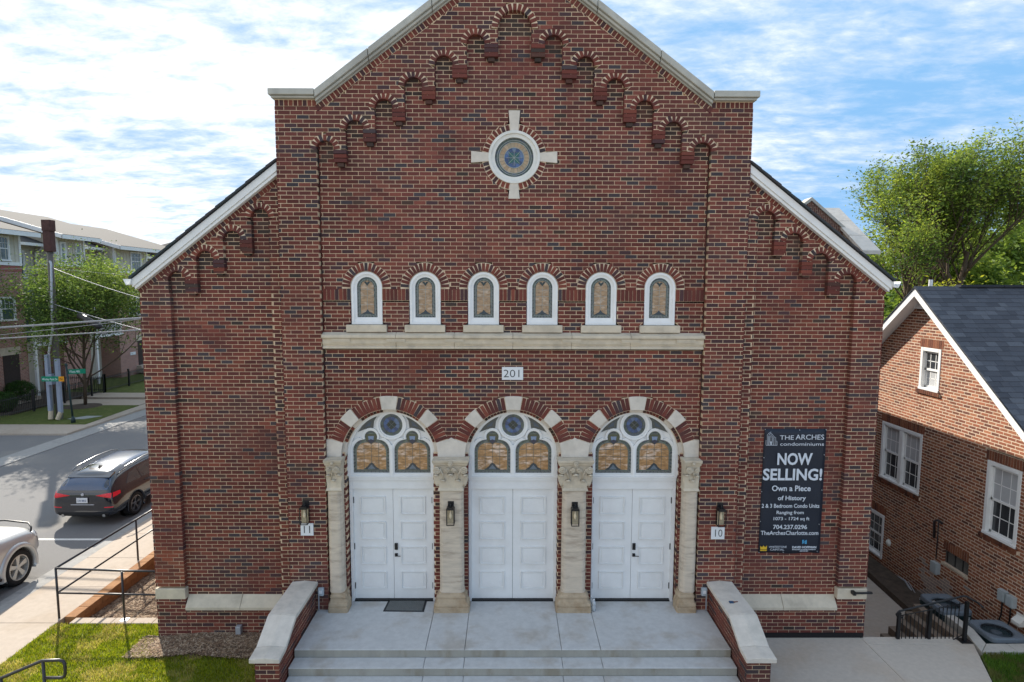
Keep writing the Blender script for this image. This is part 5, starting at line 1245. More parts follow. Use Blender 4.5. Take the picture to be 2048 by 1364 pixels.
# ------------------------------------------------------------------ trees
def tree(name, label, cat, group, x, y, z0, h, spread, trunk_r, seed, cols, nleaf=26000, leaf=.10, crown0=.25, levels=4, up=.55, tipball=.5, cone=(1.15, .45), bark=None, first=5, leafy=.35, trunks=1):
    rs = random.Random(seed); t = thing(name, label, cat, group, (x, y, z0)); wood = MB(); tips = []
    def grow(p, d, r, L, lev):
        n = 4; pts = [p]; rad = [r]; dd = d.copy()
        for i in range(n):
            dd = (dd + Vector((rs.uniform(-1, 1), rs.uniform(-1, 1), rs.uniform(-.5, 1.)))* (.16 if lev else .05) + Vector((0, 0, up * .08))).normalized()
            pts.append(pts[-1] + dd * L / n); rad.append(r * (1 - .42 * (i + 1) / n))
        wood.tube(pts, rad, 8 if lev < 2 else (5 if lev < 3 else 3))
        if lev >= levels - 2:
            for q in pts[1:]: tips.append((q, L))
        if lev >= levels: return
        k = first if lev == 0 else rs.choice((3, 4))
        for i in range(k):
            f = (crown0 + (1 - crown0) * (i + .5) / k if lev == 0 else rs.uniform(.35, 1.)); j = min(n - 1, int(f * n)); q = pts[j].lerp(pts[j + 1], f * n - j)
            az = rs.uniform(0, 6.28) if lev else 2.4 * i + rs.uniform(-.4, .4); tilt = rs.uniform(.45, 1.0) * spread
            base = pts[j + 1] - pts[j]; base.normalize(); side = base.cross(Vector((math.cos(az), math.sin(az), .1))).normalized()
            nd = (base * math.cos(tilt) + side * math.sin(tilt)); nd.z += up * .35; nd.normalize()
            grow(q, nd, rad[j] * rs.uniform(.5, .68), L * (rs.uniform(.52, .74) if lev else rs.uniform(.45, .62) * (cone[0] - cone[1] * f)), lev + 1)
        if lev > 0: grow(pts[-1], dd, rad[-1] * .9, L * .6, lev + 1)
    for k in range(trunks):
        off = Vector((0, 0, 0)) if k == 0 else Vector((rs.uniform(-.3, .3), rs.uniform(-.3, .3), 0)); dv = Vector((rs.uniform(-.05, .05), rs.uniform(-.05, .05), 1)) if trunks == 1 else Vector((math.cos(k * 2.2 + seed) * .28, math.sin(k * 2.2 + seed) * .28, 1))
        grow(Vector((x, y, z0)) + off, dv.normalized(), trunk_r, h * .62, 0)
    wood.build('trunk', bark or bark_m, t, smooth=True, recalc=False)
    lv = MB()
    for i in range(nleaf):
        q, L = tips[rs.randrange(len(tips))]; v = Vector((rs.gauss(0, 1), rs.gauss(0, 1), rs.gauss(0, .8))) * tipball * leafy
        p = q + v; a = Vector((rs.uniform(-1, 1), rs.uniform(-1, 1), rs.uniform(-.6, .6))).normalized(); c_ = a.cross(Vector((rs.uniform(-1, 1), rs.uniform(-1, 1), rs.uniform(-.2, 1)))).normalized()
        s = leaf * rs.uniform(.6, 1.3); m = mnoise.noise(q * .55) ; c = cols[min(len(cols) - 1, max(0, int((m * .8 + .5) * len(cols) + rs.uniform(-.8, .8))))]; kk = rs.uniform(.8, 1.2)
        lv.add([tuple(p - a * s), tuple(p + c_ * s * .42), tuple(p + a * s), tuple(p - c_ * s * .42)], [(0, 1, 2, 3)], (c[0] * kk, c[1] * kk, c[2] * kk))
    lv.build('crown', leaf_m, t, recalc=False)
    return t
G1 = [(.06, .11, .025), (.11, .18, .035), (.17, .25, .045), (.23, .31, .05), (.29, .37, .07)]
G2 = [(.05, .10, .025), (.08, .15, .03), (.12, .20, .035), (.17, .25, .045)]
GY = [(.24, .27, .03), (.30, .32, .035), (.19, .23, .02)]
tree('street_tree', 'young leafy tree with slim trunk behind the street sign, in front of the townhouses', 'tree', None, -22.4, 22.2, 0, 8.3, 1.05, .085, 11, [(.05, .095, .03), (.09, .155, .035), (.14, .22, .05), (.20, .28, .065)], 40000, .07, .13, 4, .02, 1.0, first=16, leafy=.36, cone=(1.5, 1.0))
tree('tall_tree', 'tall bright green tree with open branching crown above the brick house', 'tree', None, 30.2, 34, -1.5, 17.0, .80, .24, 5, G1, 52000, .115, .30, 5, .5, 1.2, first=6, leafy=.27, trunks=3)
bgt = [(20.5, 34, 6.5, 21, G1), (22.5, 40, 7.0, 22, G2), (34, 38, 8.5, 23, G1), (40, 44, 10.5, 24, G1), (31, 50, 9.5, 25, G2), (26, 52, 8.0, 26, G2), (46, 56, 12.5, 27, G2), (38, 62, 11, 28, G1), (52, 46, 12, 29, G2), (60, 58, 15, 30, G1)]
lab = ['slim tree behind the church roof slope, beside the utility pole', 'dark green tree low behind the house ridge', 'bright green tree right of the tall open tree', 'broad green tree at the right edge behind the tall tree', 'darker tree filling the gap behind the tall tree trunk', 'dark tree far behind the church rear gable', 'far dark green tree at the right edge', 'far tree between the nearer crowns on the right', 'tree just outside the right edge of the picture', 'farthest tree beyond the right edge']
for (x, y, h, sd_, g_), l_ in zip(bgt, lab): tree('background_tree', l_, 'tree', 'trees beyond the brick house', x, y, -2, h * 1.25, .85, .2, sd_, g_, 16000, .24, .12, 4, .4, 1.5, first=9, leafy=.45)
tree('background_bush', 'rounded yellow green bush showing above the ridge of the house roof', 'bush', None, 24.6, 21.5, -1.5, 7.4, .6, .12, 31, GY, 14000, .10, .5, 4, .4, 1.0, first=9, leafy=.35)
b = MB()
rs = random.Random(3)
for i in range(52000):
    a = rs.uniform(0, 1); x = rs.uniform(-170, 190); y = 150 + rs.uniform(0, 60); hh = 7 + 4 * mnoise.noise(Vector((x * .03, y * .03, 0))) + 2.5 * mnoise.noise(Vector((x * .13, y * .1, 4)))
    z = rs.uniform(-2, hh) ; s = rs.uniform(.5, 1.1); p = Vector((x, y, z)); aa = Vector((rs.uniform(-1, 1), rs.uniform(-1, 1), rs.uniform(-1, 1))).normalized(); cc = aa.cross(Vector((rs.uniform(-1, 1), rs.uniform(-1, 1), 1))).normalized(); c = rs.choice(G2)
    b.add([tuple(p - aa * s), tuple(p + cc * s * .5), tuple(p + aa * s), tuple(p - cc * s * .5)], [(0, 1, 2, 3)], c)
o = b.build('distant_woods', leaf_m, recalc=False); o['kind'] = 'stuff'
for i, (x, y, l_, gr) in enumerate(((-25.2, 20.3, 'nearer rounded dark green shrub by the townhouse corner', (0, 0)), (-26.1, 22.6, 'farther clipped shrub beside the townhouse doorway steps', (0, 0)), (-27.8, 20.6, 'shrub at the left edge in front of the townhouse wall', (0, 0)))):
    t = thing('shrub', l_, 'shrub', 'shrubs in front of the townhouse', (x, y, 0)); b = MB(); r_ = (.62, .75, .6)[i]
    w = MB(); w.tube([(x, y, 0), (x, y, r_)], .04, 6); w.build('stem', bark_m, t)
    for k in range(6000):
        v = Vector((rs.gauss(0, 1), rs.gauss(0, 1), rs.gauss(0, 1))).normalized() * r_ * rs.uniform(.72, 1.03) * (1 + .12 * mnoise.noise(Vector((k * .37, i, 0)))); p = Vector((x, y, r_ * .85)) + Vector((v.x, v.y, v.z * .85))
        if p.z < .02: continue
        aa = Vector((rs.uniform(-1, 1), rs.uniform(-1, 1), rs.uniform(-1, 1))).normalized(); cc = aa.cross(v).normalized(); s = .035; c = rs.choice([(.03, .07, .015), (.045, .10, .02), (.06, .13, .025)])
        b.add([tuple(p - aa * s), tuple(p + cc * s * .6), tuple(p + aa * s), tuple(p - cc * s * .6)], [(0, 1, 2, 3)], c)
    b.build('foliage', leaf_m, t, recalc=False)
# distant utility pole and white house bits between the church roof and the neighbour house
t = thing('utility_pole', 'thin weathered utility pole among the trees left of the house gable', 'utility pole', loc=(17.5, 21, -2)); b = MB(); b.tube([(17.2, 19.8, -2), (17.2, 19.8, 7.1)], .10, 10); b.build('post', poleg_m, t)
b = MB(); b.box(16.8, 17.6, 19.75, 19.85, 6.85, 6.95); b.tube([(17.5, 19.8, 6.9), (17.5, 19.8, 7.15)], .05, 8); b.build('crossarm', galv_m, t)
t = thing('white_house', 'small bit of a white clapboard house behind the brick house rake', 'house', loc=(15, 17, -2))
b = MB(); b.box(14.0, 15.6, 17, 20, -2, 5.0); b.build('wall', white_m, t)
b = MB(xf=lambda x, y, z: (x, y, z)); b.prism([(13.8, 4.95), (15.8, 4.95), (14.8, 5.8)], 16.9, 20.1); b.build('roof', mat('grey asphalt roof', (.12, .12, .12), .9, .2, 9), t)
# ------------------------------------------------------------------ vehicles
def hull(sections, m, name, parent, sub=2):
    """sections: (y, [(x, z), ...]) half outlines from sill to roof centre line; mirrored"""
    n = len(sections[0][1]); vs = []; rows = []
    for y, pr in sections:
        row = []
        for x, z in pr: vs.append((x, y, z)); row.append(len(vs) - 1)
        for x, z in reversed(pr[:-1] if pr[-1][0] == 0 else pr): vs.append((-x, y, z)); row.append(len(vs) - 1)
        rows.append(row)
    m_ = len(rows[0]); fs = [(rows[i][k], rows[i][(k + 1) % m_], rows[i + 1][(k + 1) % m_], rows[i + 1][k]) for i in range(len(rows) - 1) for k in range(m_)]
    fs += [tuple(rows[0][::-1]), tuple(rows[-1])]
    me = bpy.data.meshes.new(name); me.from_pydata(vs, [], fs)
    return me
def evaluated(o):
    bpy.context.view_layer.update(); return bpy.data.meshes.new_from_object(o.evaluated_get(bpy.context.evaluated_depsgraph_get()))
def car(name, label, cat, X, Y, Z, paint, spec):
    t = thing(name, label, cat, None, (X, Y, Z)); W = Matrix.Translation((X, Y, Z)); flip = spec.get('flip', 1)
    me = hull(spec['sections'], paint, 'body', t)
    o = bpy.data.objects.new('tmp', me); COL.objects.link(o)
    bm = bmesh.new(); bm.from_mesh(me); bmesh.ops.recalc_face_normals(bm, faces=bm.faces); bm.to_mesh(me); bm.free()
    s = o.modifiers.new('s', 'SUBSURF'); s.levels = 2; s.render_levels = 2
    cut = MB()
    for wy in spec['wheels']:
        for sx in (-1, 1): cut.add([(sx * (spec['w'] + .1 - k * .42), wy + spec['arch'] * math.cos(2 * math.pi * a / 28), spec['wr'] + spec['arch'] * math.sin(2 * math.pi * a / 28)) for k in (0, 1) for a in range(28)], [tuple(range(28)), tuple(range(55, 27, -1))] + [(a, (a + 1) % 28, 28 + (a + 1) % 28, 28 + a) for a in range(28)])
    co = cut.build('cutter', paint); bo = o.modifiers.new('b', 'BOOLEAN'); bo.operation = 'DIFFERENCE'; bo.object = co; bo.solver = 'EXACT'
    me2 = evaluated(o); me2.name = 'body'; me2.materials.clear(); me2.materials.append(paint); me2.polygons.foreach_set('use_smooth', [True] * len(me2.polygons))
    bpy.data.objects.remove(o); bpy.data.objects.remove(co)
    me2.transform(W); body = link('body', me2, t)
    es = body.modifiers.new('e', 'EDGE_SPLIT'); es.split_angle = R(50)
    # wheels
    for wy in spec['wheels']:
        for sx in (-1, 1):
            r, x = spec['wr'], sx * (spec['w'] - .125)
            def cyl(b, pr, n=36): b.add([(X + x + sx * px, Y + wy + pr_ * math.cos(2 * math.pi * a / n), Z + r + pr_ * math.sin(2 * math.pi * a / n)) for pr_, px in pr for a in range(n)], [(i * n + a, i * n + (a + 1) % n, (i + 1) * n + (a + 1) % n, (i + 1) * n + a) for i in range(len(pr) - 1) for a in range(n)])
            b = MB(); cyl(b, [(r * .62, -.11), (r * .95, -.12), (r, -.08), (r, .08), (r * .95, .115), (r * .70, .11), (r * .66, .06)]); w = b.build('wheel', mat('tyre rubber', (.018, .018, .018), .85, .2, 60, .003), t, smooth=True)
            b = MB(); cyl(b, [(r * .66, .06), (r * .70, .112), (r * .65, .115), (r * .62, .05), (r * .60, -.06), (.001, -.06)]); b.build('rim', spec['rim'], w)
            b = MB(); cyl(b, [(.001, .09), (.045, .09), (.06, .07), (.06, -.05)])
            for k in range(5):
                for dk in spec['spoke']:
                    a = 2 * math.pi * k / 5 + .3; A = lambda rad, an, px: (X + x + sx * px, Y + wy + rad * math.cos(an), Z + r + rad * math.sin(an))
                    hw = spec['sw']; b.add([A(.05, a - hw * 1.5 + dk * .5, .085), A(.05, a + hw * 1.5 + dk * .5, .085), A(r * .66, a + hw * .55 + dk, .095), A(r * .66, a - hw * .55 + dk, .095), A(.05, a - hw * 1.5 + dk * .5, .03), A(.05, a + hw * 1.5 + dk * .5, .03), A(r * .66, a + hw * .55 + dk, .05), A(r * .66, a - hw * .55 + dk, .05)], [(0, 1, 2, 3), (0, 4, 5, 1), (1, 5, 6, 2), (2, 6, 7, 3), (3, 7, 4, 0)])
            b.build('spokes', spec['rim'], w)
            b = MB(); cyl(b, [(spec['arch'] + .03, .127), (spec['arch'] - .005, .13), (spec['arch'] - .02, .06)], 48) if not spec.get('flare') else cyl(b, [(spec['arch'] + .09, .10), (spec['arch'] + .06, .15), (spec['arch'] - .01, .16), (spec['arch'] - .02, .06)], 48)
            b.v = b.v; bb = [i for i, v in enumerate(b.v) if v[2] > Z + r * .55]; ok = set(bb); b2 = MB(); mp = {i: k for k, i in enumerate(bb)}
            fs = [tuple(mp[i] for i in f) for f in b.f if all(i in ok for i in f)]; b2.add([b.v[i] for i in bb], fs); b2.build('arch_trim', spec['trim'], t, smooth=True)
            b = MB(); b.add([(X + x - sx * .15 + sx * q * .001, Y + wy + (spec['arch'] - .005) * math.cos(2 * math.pi * a / 28), Z + r + (spec['arch'] - .005) * math.sin(2 * math.pi * a / 28)) for q in (0, 1) for a in range(28)], [tuple(range(28))]); b.build('wheel_well', black_m, t)
    return t, body
P = lambda *a: list(a)
def suv_sections(scale=1.):
    # y from the rear bumper (0) to the nose (4.7); x,z half outlines with nine points each
    def s(y, zs, ws, z1, wm, zb, wb, zsh, wsh, zg, wg, zr, wr_, zc): return (y, [(ws, zs), (wm * .985, z1), (wm, (z1 + zb) / 2), (wb, zb), (wsh, zsh), (wg, zg), (wr_, zr), (wr_ * .6, zc - .008), (0, zc)])
    return [s(-.02, .40, .62, .45, .70, .55, .72, .60, .70, .66, .66, .70, .56, .71), s(.0, .30, .74, .42, .82, .74, .80, .86, .76, .92, .72, .98, .62, .99), s(.04, .28, .80, .40, .88, .78, .86, .93, .82, 1.02, .78, 1.10, .68, 1.12),
            s(.14, .27, .84, .40, .92, .80, .91, 1.0, .86, 1.12, .76, 1.26, .66, 1.29), s(.30, .26, .86, .42, .94, .84, .935, 1.02, .885, 1.12, .80, 1.36, .64, 1.40), s(.42, .26, .87, .42, .945, .86, .94, 1.03, .89, 1.13, .82, 1.455, .62, 1.49),
            s(.60, .26, .875, .42, .945, .86, .94, 1.03, .90, 1.12, .84, 1.50, .62, 1.54), s(1.3, .26, .88, .42, .945, .84, .94, 1.02, .91, 1.11, .85, 1.57, .64, 1.61), s(2.2, .26, .88, .42, .94, .82, .94, 1.00, .91, 1.09, .85, 1.59, .64, 1.63),
            s(2.75, .26, .88, .42, .94, .82, .94, .99, .91, 1.07, .83, 1.56, .60, 1.61), s(3.15, .26, .88, .42, .94, .81, .935, .97, .90, 1.03, .80, 1.30, .60, 1.36), s(3.45, .26, .88, .42, .94, .80, .93, .94, .88, .99, .80, 1.07, .60, 1.11),
            s(4.1, .26, .87, .42, .93, .78, .91, .90, .85, .94, .76, .98, .5, 1.01), s(4.55, .28, .82, .42, .87, .74, .84, .82, .78, .86, .70, .88, .5, .90), s(4.70, .34, .70, .44, .74, .66, .72, .72, .66, .75, .6, .76, .45, .77)]
blk = mat('black car paint', (.006, .008, .016), .12, .05, 3, spec=.6, coat=1.)
rimd = mat('dark bicolour rim', (.22, .22, .23), .3, .2, 8, metal=.8); red_m = mat('red lamp glass', (.45, .008, .02), .12, .1, 20, spec=.7, emit=.08)
spec = dict(sections=suv_sections(), wheels=(.92, 3.78), w=.945, arch=.405, wr=.36, rim=rimd, spoke=(-.14, .14), sw=.14, trim=blk)
t, body = car('black_suv', 'glossy black SUV parked at the kerb, seen from behind', 'car', -11.47, 5.75, -.13, blk, spec)
X, Y, Z = -11.47, 5.75, -.13
def cb(name, m, par, fn, **k): b = MB(xf=lambda x, y, z: (X + x, Y + y, Z + z)); fn(b); return b.build(name, m, par, **k)
def poly3(b, pts, off, th=.01):
    """thin panel through 3-D points"""
    n = len(pts); o = Vector(off); b.add([tuple(Vector(p) + o) for p in pts] + [tuple(Vector(p) - o * 2) for p in pts], [tuple(range(n)), tuple(range(2 * n - 1, n - 1, -1))] + [(i, i + n, (i + 1) % n + n, (i + 1) % n) for i in range(n)])
def conform(b, name, m, par, pts, off=.006, seg=10, smooth=True):
    """patch projected on the body: grid between four corners, pushed onto the surface along -normal"""
    from mathutils.bvhtree import BVHTree
    bvh = car_bvh; p = [Vector(q) + Vector((X, Y, Z)) for q in pts]; g = []
    for j in range(seg + 1):
        for i in range(seg + 1):
            u, v = i / seg, j / seg; q = (p[0].lerp(p[1], u)).lerp(p[3].lerp(p[2], u), v); loc, nr, _, _ = bvh.find_nearest(q)
            g.append((loc, nr))
    V = [tuple(l + n_ * off) for l, n_ in g] + [tuple(l - n_ * .01) for l, n_ in g]; N_ = len(g); F = [(j * (seg + 1) + i, j * (seg + 1) + i + 1, (j + 1) * (seg + 1) + i + 1, (j + 1) * (seg + 1) + i) for j in range(seg) for i in range(seg)]
    rim_ = [i for i in range(seg + 1)] + [(seg + 1) * j + seg for j in range(1, seg + 1)] + [(seg + 1) * seg + i for i in range(seg - 1, -1, -1)] + [(seg + 1) * j for j in range(seg - 1, 0, -1)]
    b.add(V, F + [tuple(N_ + v for v in f[::-1]) for f in F] + [(rim_[i], rim_[(i + 1) % len(rim_)], N_ + rim_[(i + 1) % len(rim_)], N_ + rim_[i]) for i in range(len(rim_))])
    return b.build(name, m, par, smooth=False)
from mathutils.bvhtree import BVHTree
bm = bmesh.new(); bm.from_mesh(body.data); car_bvh = BVHTree.FromBMesh(bm); bm.free()
sg = mat('car glass', (.05, .06, .06), .05, .1, 2, spec=.9, coat=.5)
conform(MB(), 'rear_window', mat('car rear glass', (.045, .075, .14), .14, .1, 2, spec=.9), t, [(-.66, .12, 1.05), (.66, .12, 1.05), (.60, .34, 1.34), (-.60, .34, 1.34)])
for sx in (1, -1):
    conform(MB(), 'side_window', sg, t, [(sx * .93, .62, 1.13), (sx * .93, 1.30, 1.10), (sx * .86, 1.30, 1.46), (sx * .86, .95, 1.41)])
    conform(MB(), 'side_window', sg, t, [(sx * .93, 1.36, 1.10), (sx * .93, 2.12, 1.08), (sx * .86, 2.12, 1.50), (sx * .86, 1.36, 1.47)])
    conform(MB(), 'side_window', sg, t, [(sx * .93, 2.22, 1.08), (sx * .93, 3.0, 1.05), (sx * .86, 2.7, 1.45), (sx * .86, 2.22, 1.50)])
    conform(MB(), 'tail_lamp', red_m, t, [(sx * .36, .0, .93), (sx * .80, -.02, .86), (sx * .84, .0, 1.03), (sx * .60, .0, .985)], .012); conform(MB(), 'tail_lamp', red_m, t, [(sx * .84, .02, .87), (sx * .95, .26, .94), (sx * .93, .28, 1.04), (sx * .86, .04, 1.035)], .012)
    conform(MB(), 'reflector', red_m, t, [(sx * .60, .0, .565), (sx * .84, .02, .575), (sx * .84, .02, .60), (sx * .60, .0, .59)], .008, 4)
    cb('roof_rail', mat('satin roof rail', (.25, .26, .27), .25, .1, 10, metal=.7), t, lambda b: b.tube([(sx * .70, .62, 1.49), (sx * .715, .85, 1.57), (sx * .72, 1.7, 1.64), (sx * .71, 2.4, 1.63), (sx * .69, 2.7, 1.56)], .018, 8), smooth=True)
    cb('door_handle', blk, t, lambda b: b.tube([(sx * .935, 1.42, .96), (sx * .965, 1.47, .965), (sx * .965, 1.60, .965), (sx * .935, 1.65, .96)], .014, 6))
    cb('exhaust', mat('chrome', (.5, .5, .5), .15, .1, 5, metal=1.), t, lambda b: b.tube([(sx * .58, -.03, .33), (sx * .58, .15, .33)], .045, 12))
    cb('sill_trim', mat('satin trim', (.30, .31, .32), .3, .1, 10, metal=.6), t, lambda b: b.tube([(sx * .925, 1.45, .40), (sx * .93, 3.2, .40)], .016, 6))
conform(MB(), 'sunroof', mat('car rear glass', (.03, .055, .11)), t, [(-.50, 1.05, 1.6), (.50, 1.05, 1.6), (.50, 2.4, 1.64), (-.50, 2.4, 1.64)], .004)
conform(MB(), 'lower_bumper', mat('charcoal plastic', (.02, .021, .023), .6, .1, 20), t, [(-.70, .0, .30), (.70, .0, .30), (.72, .0, .42), (-.72, .0, .42)], .012)
cb('spoiler', blk, t, lambda b: b.add([(-.60, .27, 1.40), (.60, .27, 1.40), (.60, .55, 1.505), (-.60, .55, 1.505), (-.58, .29, 1.37), (.58, .29, 1.37), (.60, .55, 1.45), (-.60, .55, 1.45)], [(0, 1, 2, 3), (7, 6, 5, 4), (0, 4, 5, 1), (1, 5, 6, 2), (2, 6, 7, 3), (3, 7, 4, 0)]))
cb('wiper', black_m, t, lambda b: b.tube([(0, .075, 1.09), (.05, .10, 1.12), (.30, .11, 1.11)], .010, 6))
pl = cb('number_plate', sign_m, t, lambda b: b.box(-.155, .155, -.045, -.03, .72, .875))
text('lettering', 'DA 4812', .08, mat('plate blue', (.05, .08, .2), .5), pl, facing_front(X, Y - .047, Z + .765), width=.24, height=.06)
cb('rear_badge', mat('badge silver', (.5, .5, .52), .3, .1, 9), t, lambda b: b.add([(.042 * math.cos(R(a)), -.018 + k * .03, .965 + .042 * math.sin(R(a))) for k in (0, 1) for a in range(0, 360, 24)], [tuple(range(15))] + [(a, (a + 1) % 15, 15 + (a + 1) % 15, 15 + a) for a in range(15)]))
cb('trunk_strip', mat('badge silver', (.5, .5, .52)), t, lambda b: b.box(-.33, .33, -.038, -.0, .655, .672))
cb('antenna', blk, t, lambda b: b.add([(-.02, .72, 1.53), (.02, .72, 1.53), (.02, .92, 1.56), (-.02, .92, 1.56), (0, .76, 1.63)], [(0, 1, 4), (1, 2, 4), (2, 3, 4), (3, 0, 4)]))
t.scale = (.94, .97, .90); t.location.x += .03
# silver SUV at the left edge: its nose points up the street
sil = mat('silver car paint', (.50, .50, .48), .32, .04, 3, metal=.35, spec=.6, coat=.8)
def s2(y, zs, ws, z1, wm, zb, wb, zsh, wsh, zc): return (y, [(ws, zs), (wm, z1), (wm, (z1 + zb) / 2), (wb, zb), (wsh, zsh), (wsh * .8, zsh + (zc - zsh) * .6), (wsh * .4, zc - .01), (0, zc)])
sec2 = [s2(0, .42, .85, .55, .90, .95, .9, 1.1, .8, 1.2), s2(.3, .40, .86, .55, .91, 1.0, .91, 1.55, .72, 1.75), s2(2.4, .40, .86, .55, .91, 1.0, .91, 1.6, .70, 1.80), s2(3.0, .40, .86, .55, .91, 1.0, .91, 1.35, .74, 1.50), s2(3.4, .40, .87, .55, .92, 1.0, .915, 1.12, .82, 1.20),
        s2(3.9, .40, .87, .55, .92, 1.0, .90, 1.09, .80, 1.16), s2(4.35, .42, .86, .55, .91, .96, .88, 1.04, .78, 1.11), s2(4.62, .44, .80, .55, .86, .88, .83, .97, .74, 1.04), s2(4.75, .50, .66, .58, .72, .80, .70, .88, .62, .94)]
spec2 = dict(sections=sec2, wheels=(1.05, 3.92), w=.93, arch=.44, wr=.385, rim=mat('silver rim', (.55, .54, .50), .35, .1, 9, metal=.5), spoke=(0,), sw=.40, trim=sil, flare=True)
X, Y, Z = -11.50, -1.5, -.13
t, body = car('silver_suv', 'silver SUV cut by the left edge, only its front corner and wheel visible', 'car', X, Y, Z, sil, spec2)
bm = bmesh.new(); bm.from_mesh(body.data); car_bvh = BVHTree.FromBMesh(bm); bm.free()
conform(MB(), 'headlight', mat('headlight lens', (.55, .58, .6), .08, .1, 9, spec=.8), t, [(.62, 4.72, .80), (.84, 4.50, .84), (.82, 4.45, .95), (.62, 4.66, .94)], .012)
cb('hood_deflector', black_m, t, lambda b: b.tube([(-.78, 4.50, 1.06), (-.6, 4.66, 1.09), (0, 4.74, 1.12), (.6, 4.66, 1.09), (.74, 4.55, 1.04), (.80, 4.46, .98)], .02, 8), smooth=True)
conform(MB(), 'side_window', sg, t, [(.93, 1.2, 1.12), (.93, 2.4, 1.12), (.74, 2.3, 1.58), (.74, 1.2, 1.58)]); conform(MB(), 'windscreen', sg, t, [(-.70, 3.35, 1.24), (.70, 3.35, 1.24), (.60, 2.6, 1.68), (-.60, 2.6, 1.68)])
cb('side_step', black_m, t, lambda b: b.tube([(.95, 1.6, .38), (.97, 3.35, .38)], .04, 8))

# ------------------------------------------------------------------ pole, wires, street sign
t = thing('utility_pole', 'utility pole with grey conduits and brown top cover, in the grass across the street', 'utility pole', loc=(-21.35, 18.8, 0))
b = MB(); b.tube([(-21.38, 18.85, -.1), (-21.25, 18.8, 8.0)], [.15, .12], 12); b.build('post', poleg_m, t, smooth=True)
b = MB(); b.box(-21.42, -21.06, 18.62, 18.96, 7.85, 8.78); b.box(-21.44, -21.03, 18.60, 18.98, 8.78, 9.30); bevel(b.build('top_cover', mat('rusty brown cover', (.085, .04, .035), .8, .3, 6, .01, 30), t), .03)
b = MB(); b.tube([(-21.50, 18.62, .05), (-21.50, 18.62, 3.2), (-21.38, 18.60, 3.7), (-21.26, 18.62, 4.2), (-21.12, 18.63, 7.3), (-21.16, 18.63, 7.4), (-21.2, 18.7, 7.35)], .05, 10); b.tube([(-21.10, 18.60, .05), (-21.12, 18.6, 2.2)], .05, 8); b.build('conduit', galv_m, t, smooth=True)
b = MB(); b.box(-21.62, -21.48, 18.45, 18.62, .45, 3.1); b.box(-21.16, -21.0, 18.45, 18.6, .35, 2.9); b.box(-21.55, -21.3, 18.40, 18.62, 1.7, 2.2); b.build('cable_guard', mat('blue grey cable guard', (.28, .32, .40), .5, .1, 12), t)
b = MB(); b.tube([(-21.55, 18.55, .45), (-21.56, 18.5, .05)], .10, 10); b.tube([(-21.08, 18.52, .4), (-21.2, 18.46, .05)], .10, 10); b.build('pipe_sleeve', mat('cream pipe', (.60, .50, .36), .6, .1, 12), t)
b = MB()
for z in (5.3, 6.0, 2.0): b.tube([(-21.33 + .14 * math.cos(R(a)), 18.82 + .14 * math.sin(R(a)), z) for a in range(0, 361, 30)], .012, 4, cap=False)
b.build('strap', galv_m, t)
def wire(pts, r, label, extra=None):
    b = MB(); out = []
    for (p, q, sag) in pts:
        p, q = Vector(p), Vector(q)
        for i in range(13): u = i / 12; v = p.lerp(q, u); v.z -= sag * 4 * u * (1 - u); out.append(tuple(v))
    b.tube(out, r, 6); o = b.build('overhead_wire', mat('weathered cable', (.30, .30, .31), .5, .2, 9), smooth=True); tag(o, label, 'wire', 'overhead wires crossing the street'); return o
wire([((-28, 9, 4.35), (-7.5, 9, 5.62), .12)], .034, 'thick upper pale cable crossing behind the left church corner'); wire([((-28, 9, 4.05), (-7.5, 9, 5.22), .10)], .022, 'lower straight cable just under the thickest one')
wire([((-28, 9.6, 3.9), (-7.5, 9.6, 5.85), .3)], .010, 'thin wire rising between the two thicker cables')
wire([((-21.22, 18.7, 7.15), (-10, 14.0, 4.9), .30)], .014, 'thin twisted wire sloping down from the pole over the tree'); wire([((-60, 18.7, 6.9), (-21.3, 18.8, 7.1), .2), ((-21.3, 18.8, 7.1), (-6, 18.8, 6.2), .15)], .008, 'hair thin wire level with the conduit top')
w = wire([((-21.2, 18.7, 5.45), (-8, 13.0, 3.5), .25)], .016, 'wire carrying the black splice case, from the pole down to the church corner')
b = MB(); p, q = Vector((-19.62, 18.02, 4.98)), Vector((-18.22, 17.42, 4.45)); b.tube([tuple(p), tuple(p.lerp(q, .08)), tuple(p.lerp(q, .92)), tuple(q)], [.06, .14, .14, .06], 12); b.build('splice_case', black_m, w, smooth=True)
t = thing('street_sign', 'dark green street sign post with two green name blades in the grass', 'street sign', loc=(-20.15, 18, 0))
b = MB(); b.tube([(-20.15, 18, -.05), (-20.3, 18, 2.62)], .045, 10); b.lathe([(.10, 0), (.09, .15), (.05, .3)], -20.15, 18, 12); b.build('post', dkgreen_m, t, smooth=True)
b = MB(); b.lathe([(.03, 2.60), (.06, 2.64), (.065, 2.69), (.03, 2.76), (.001, 2.78)], -20.3, 18, 12); b.build('finial', dkgreen_m, t, smooth=True)
sg_green = mat('sign green', (.0, .22, .12), .4, .05, 9); sg_w = mat('sign white', (.75, .8, .78), .5)
b = MB(); b.box(-21.42, -20.64, 17.93, 17.95, 1.93, 2.16); bl1 = b.build('sign_blade', sg_green, t); text('lettering', 'Wesley Park Dr', .12, sg_w, bl1, facing_front(-21.04, 17.927, 1.985), width=.70, height=.13)
b = MB(); b.box(-20.64, -20.40, 17.93, 17.95, 1.93, 2.16); bl2 = b.build('sign_panel', mat('sign orange', (.75, .30, .01), .4), t); text('lettering', 'Pvt', .1, mat('dark sign ink', (.02, .022, .025)), bl2, facing_front(-20.52, 17.927, 2.0), width=.14, height=.09)
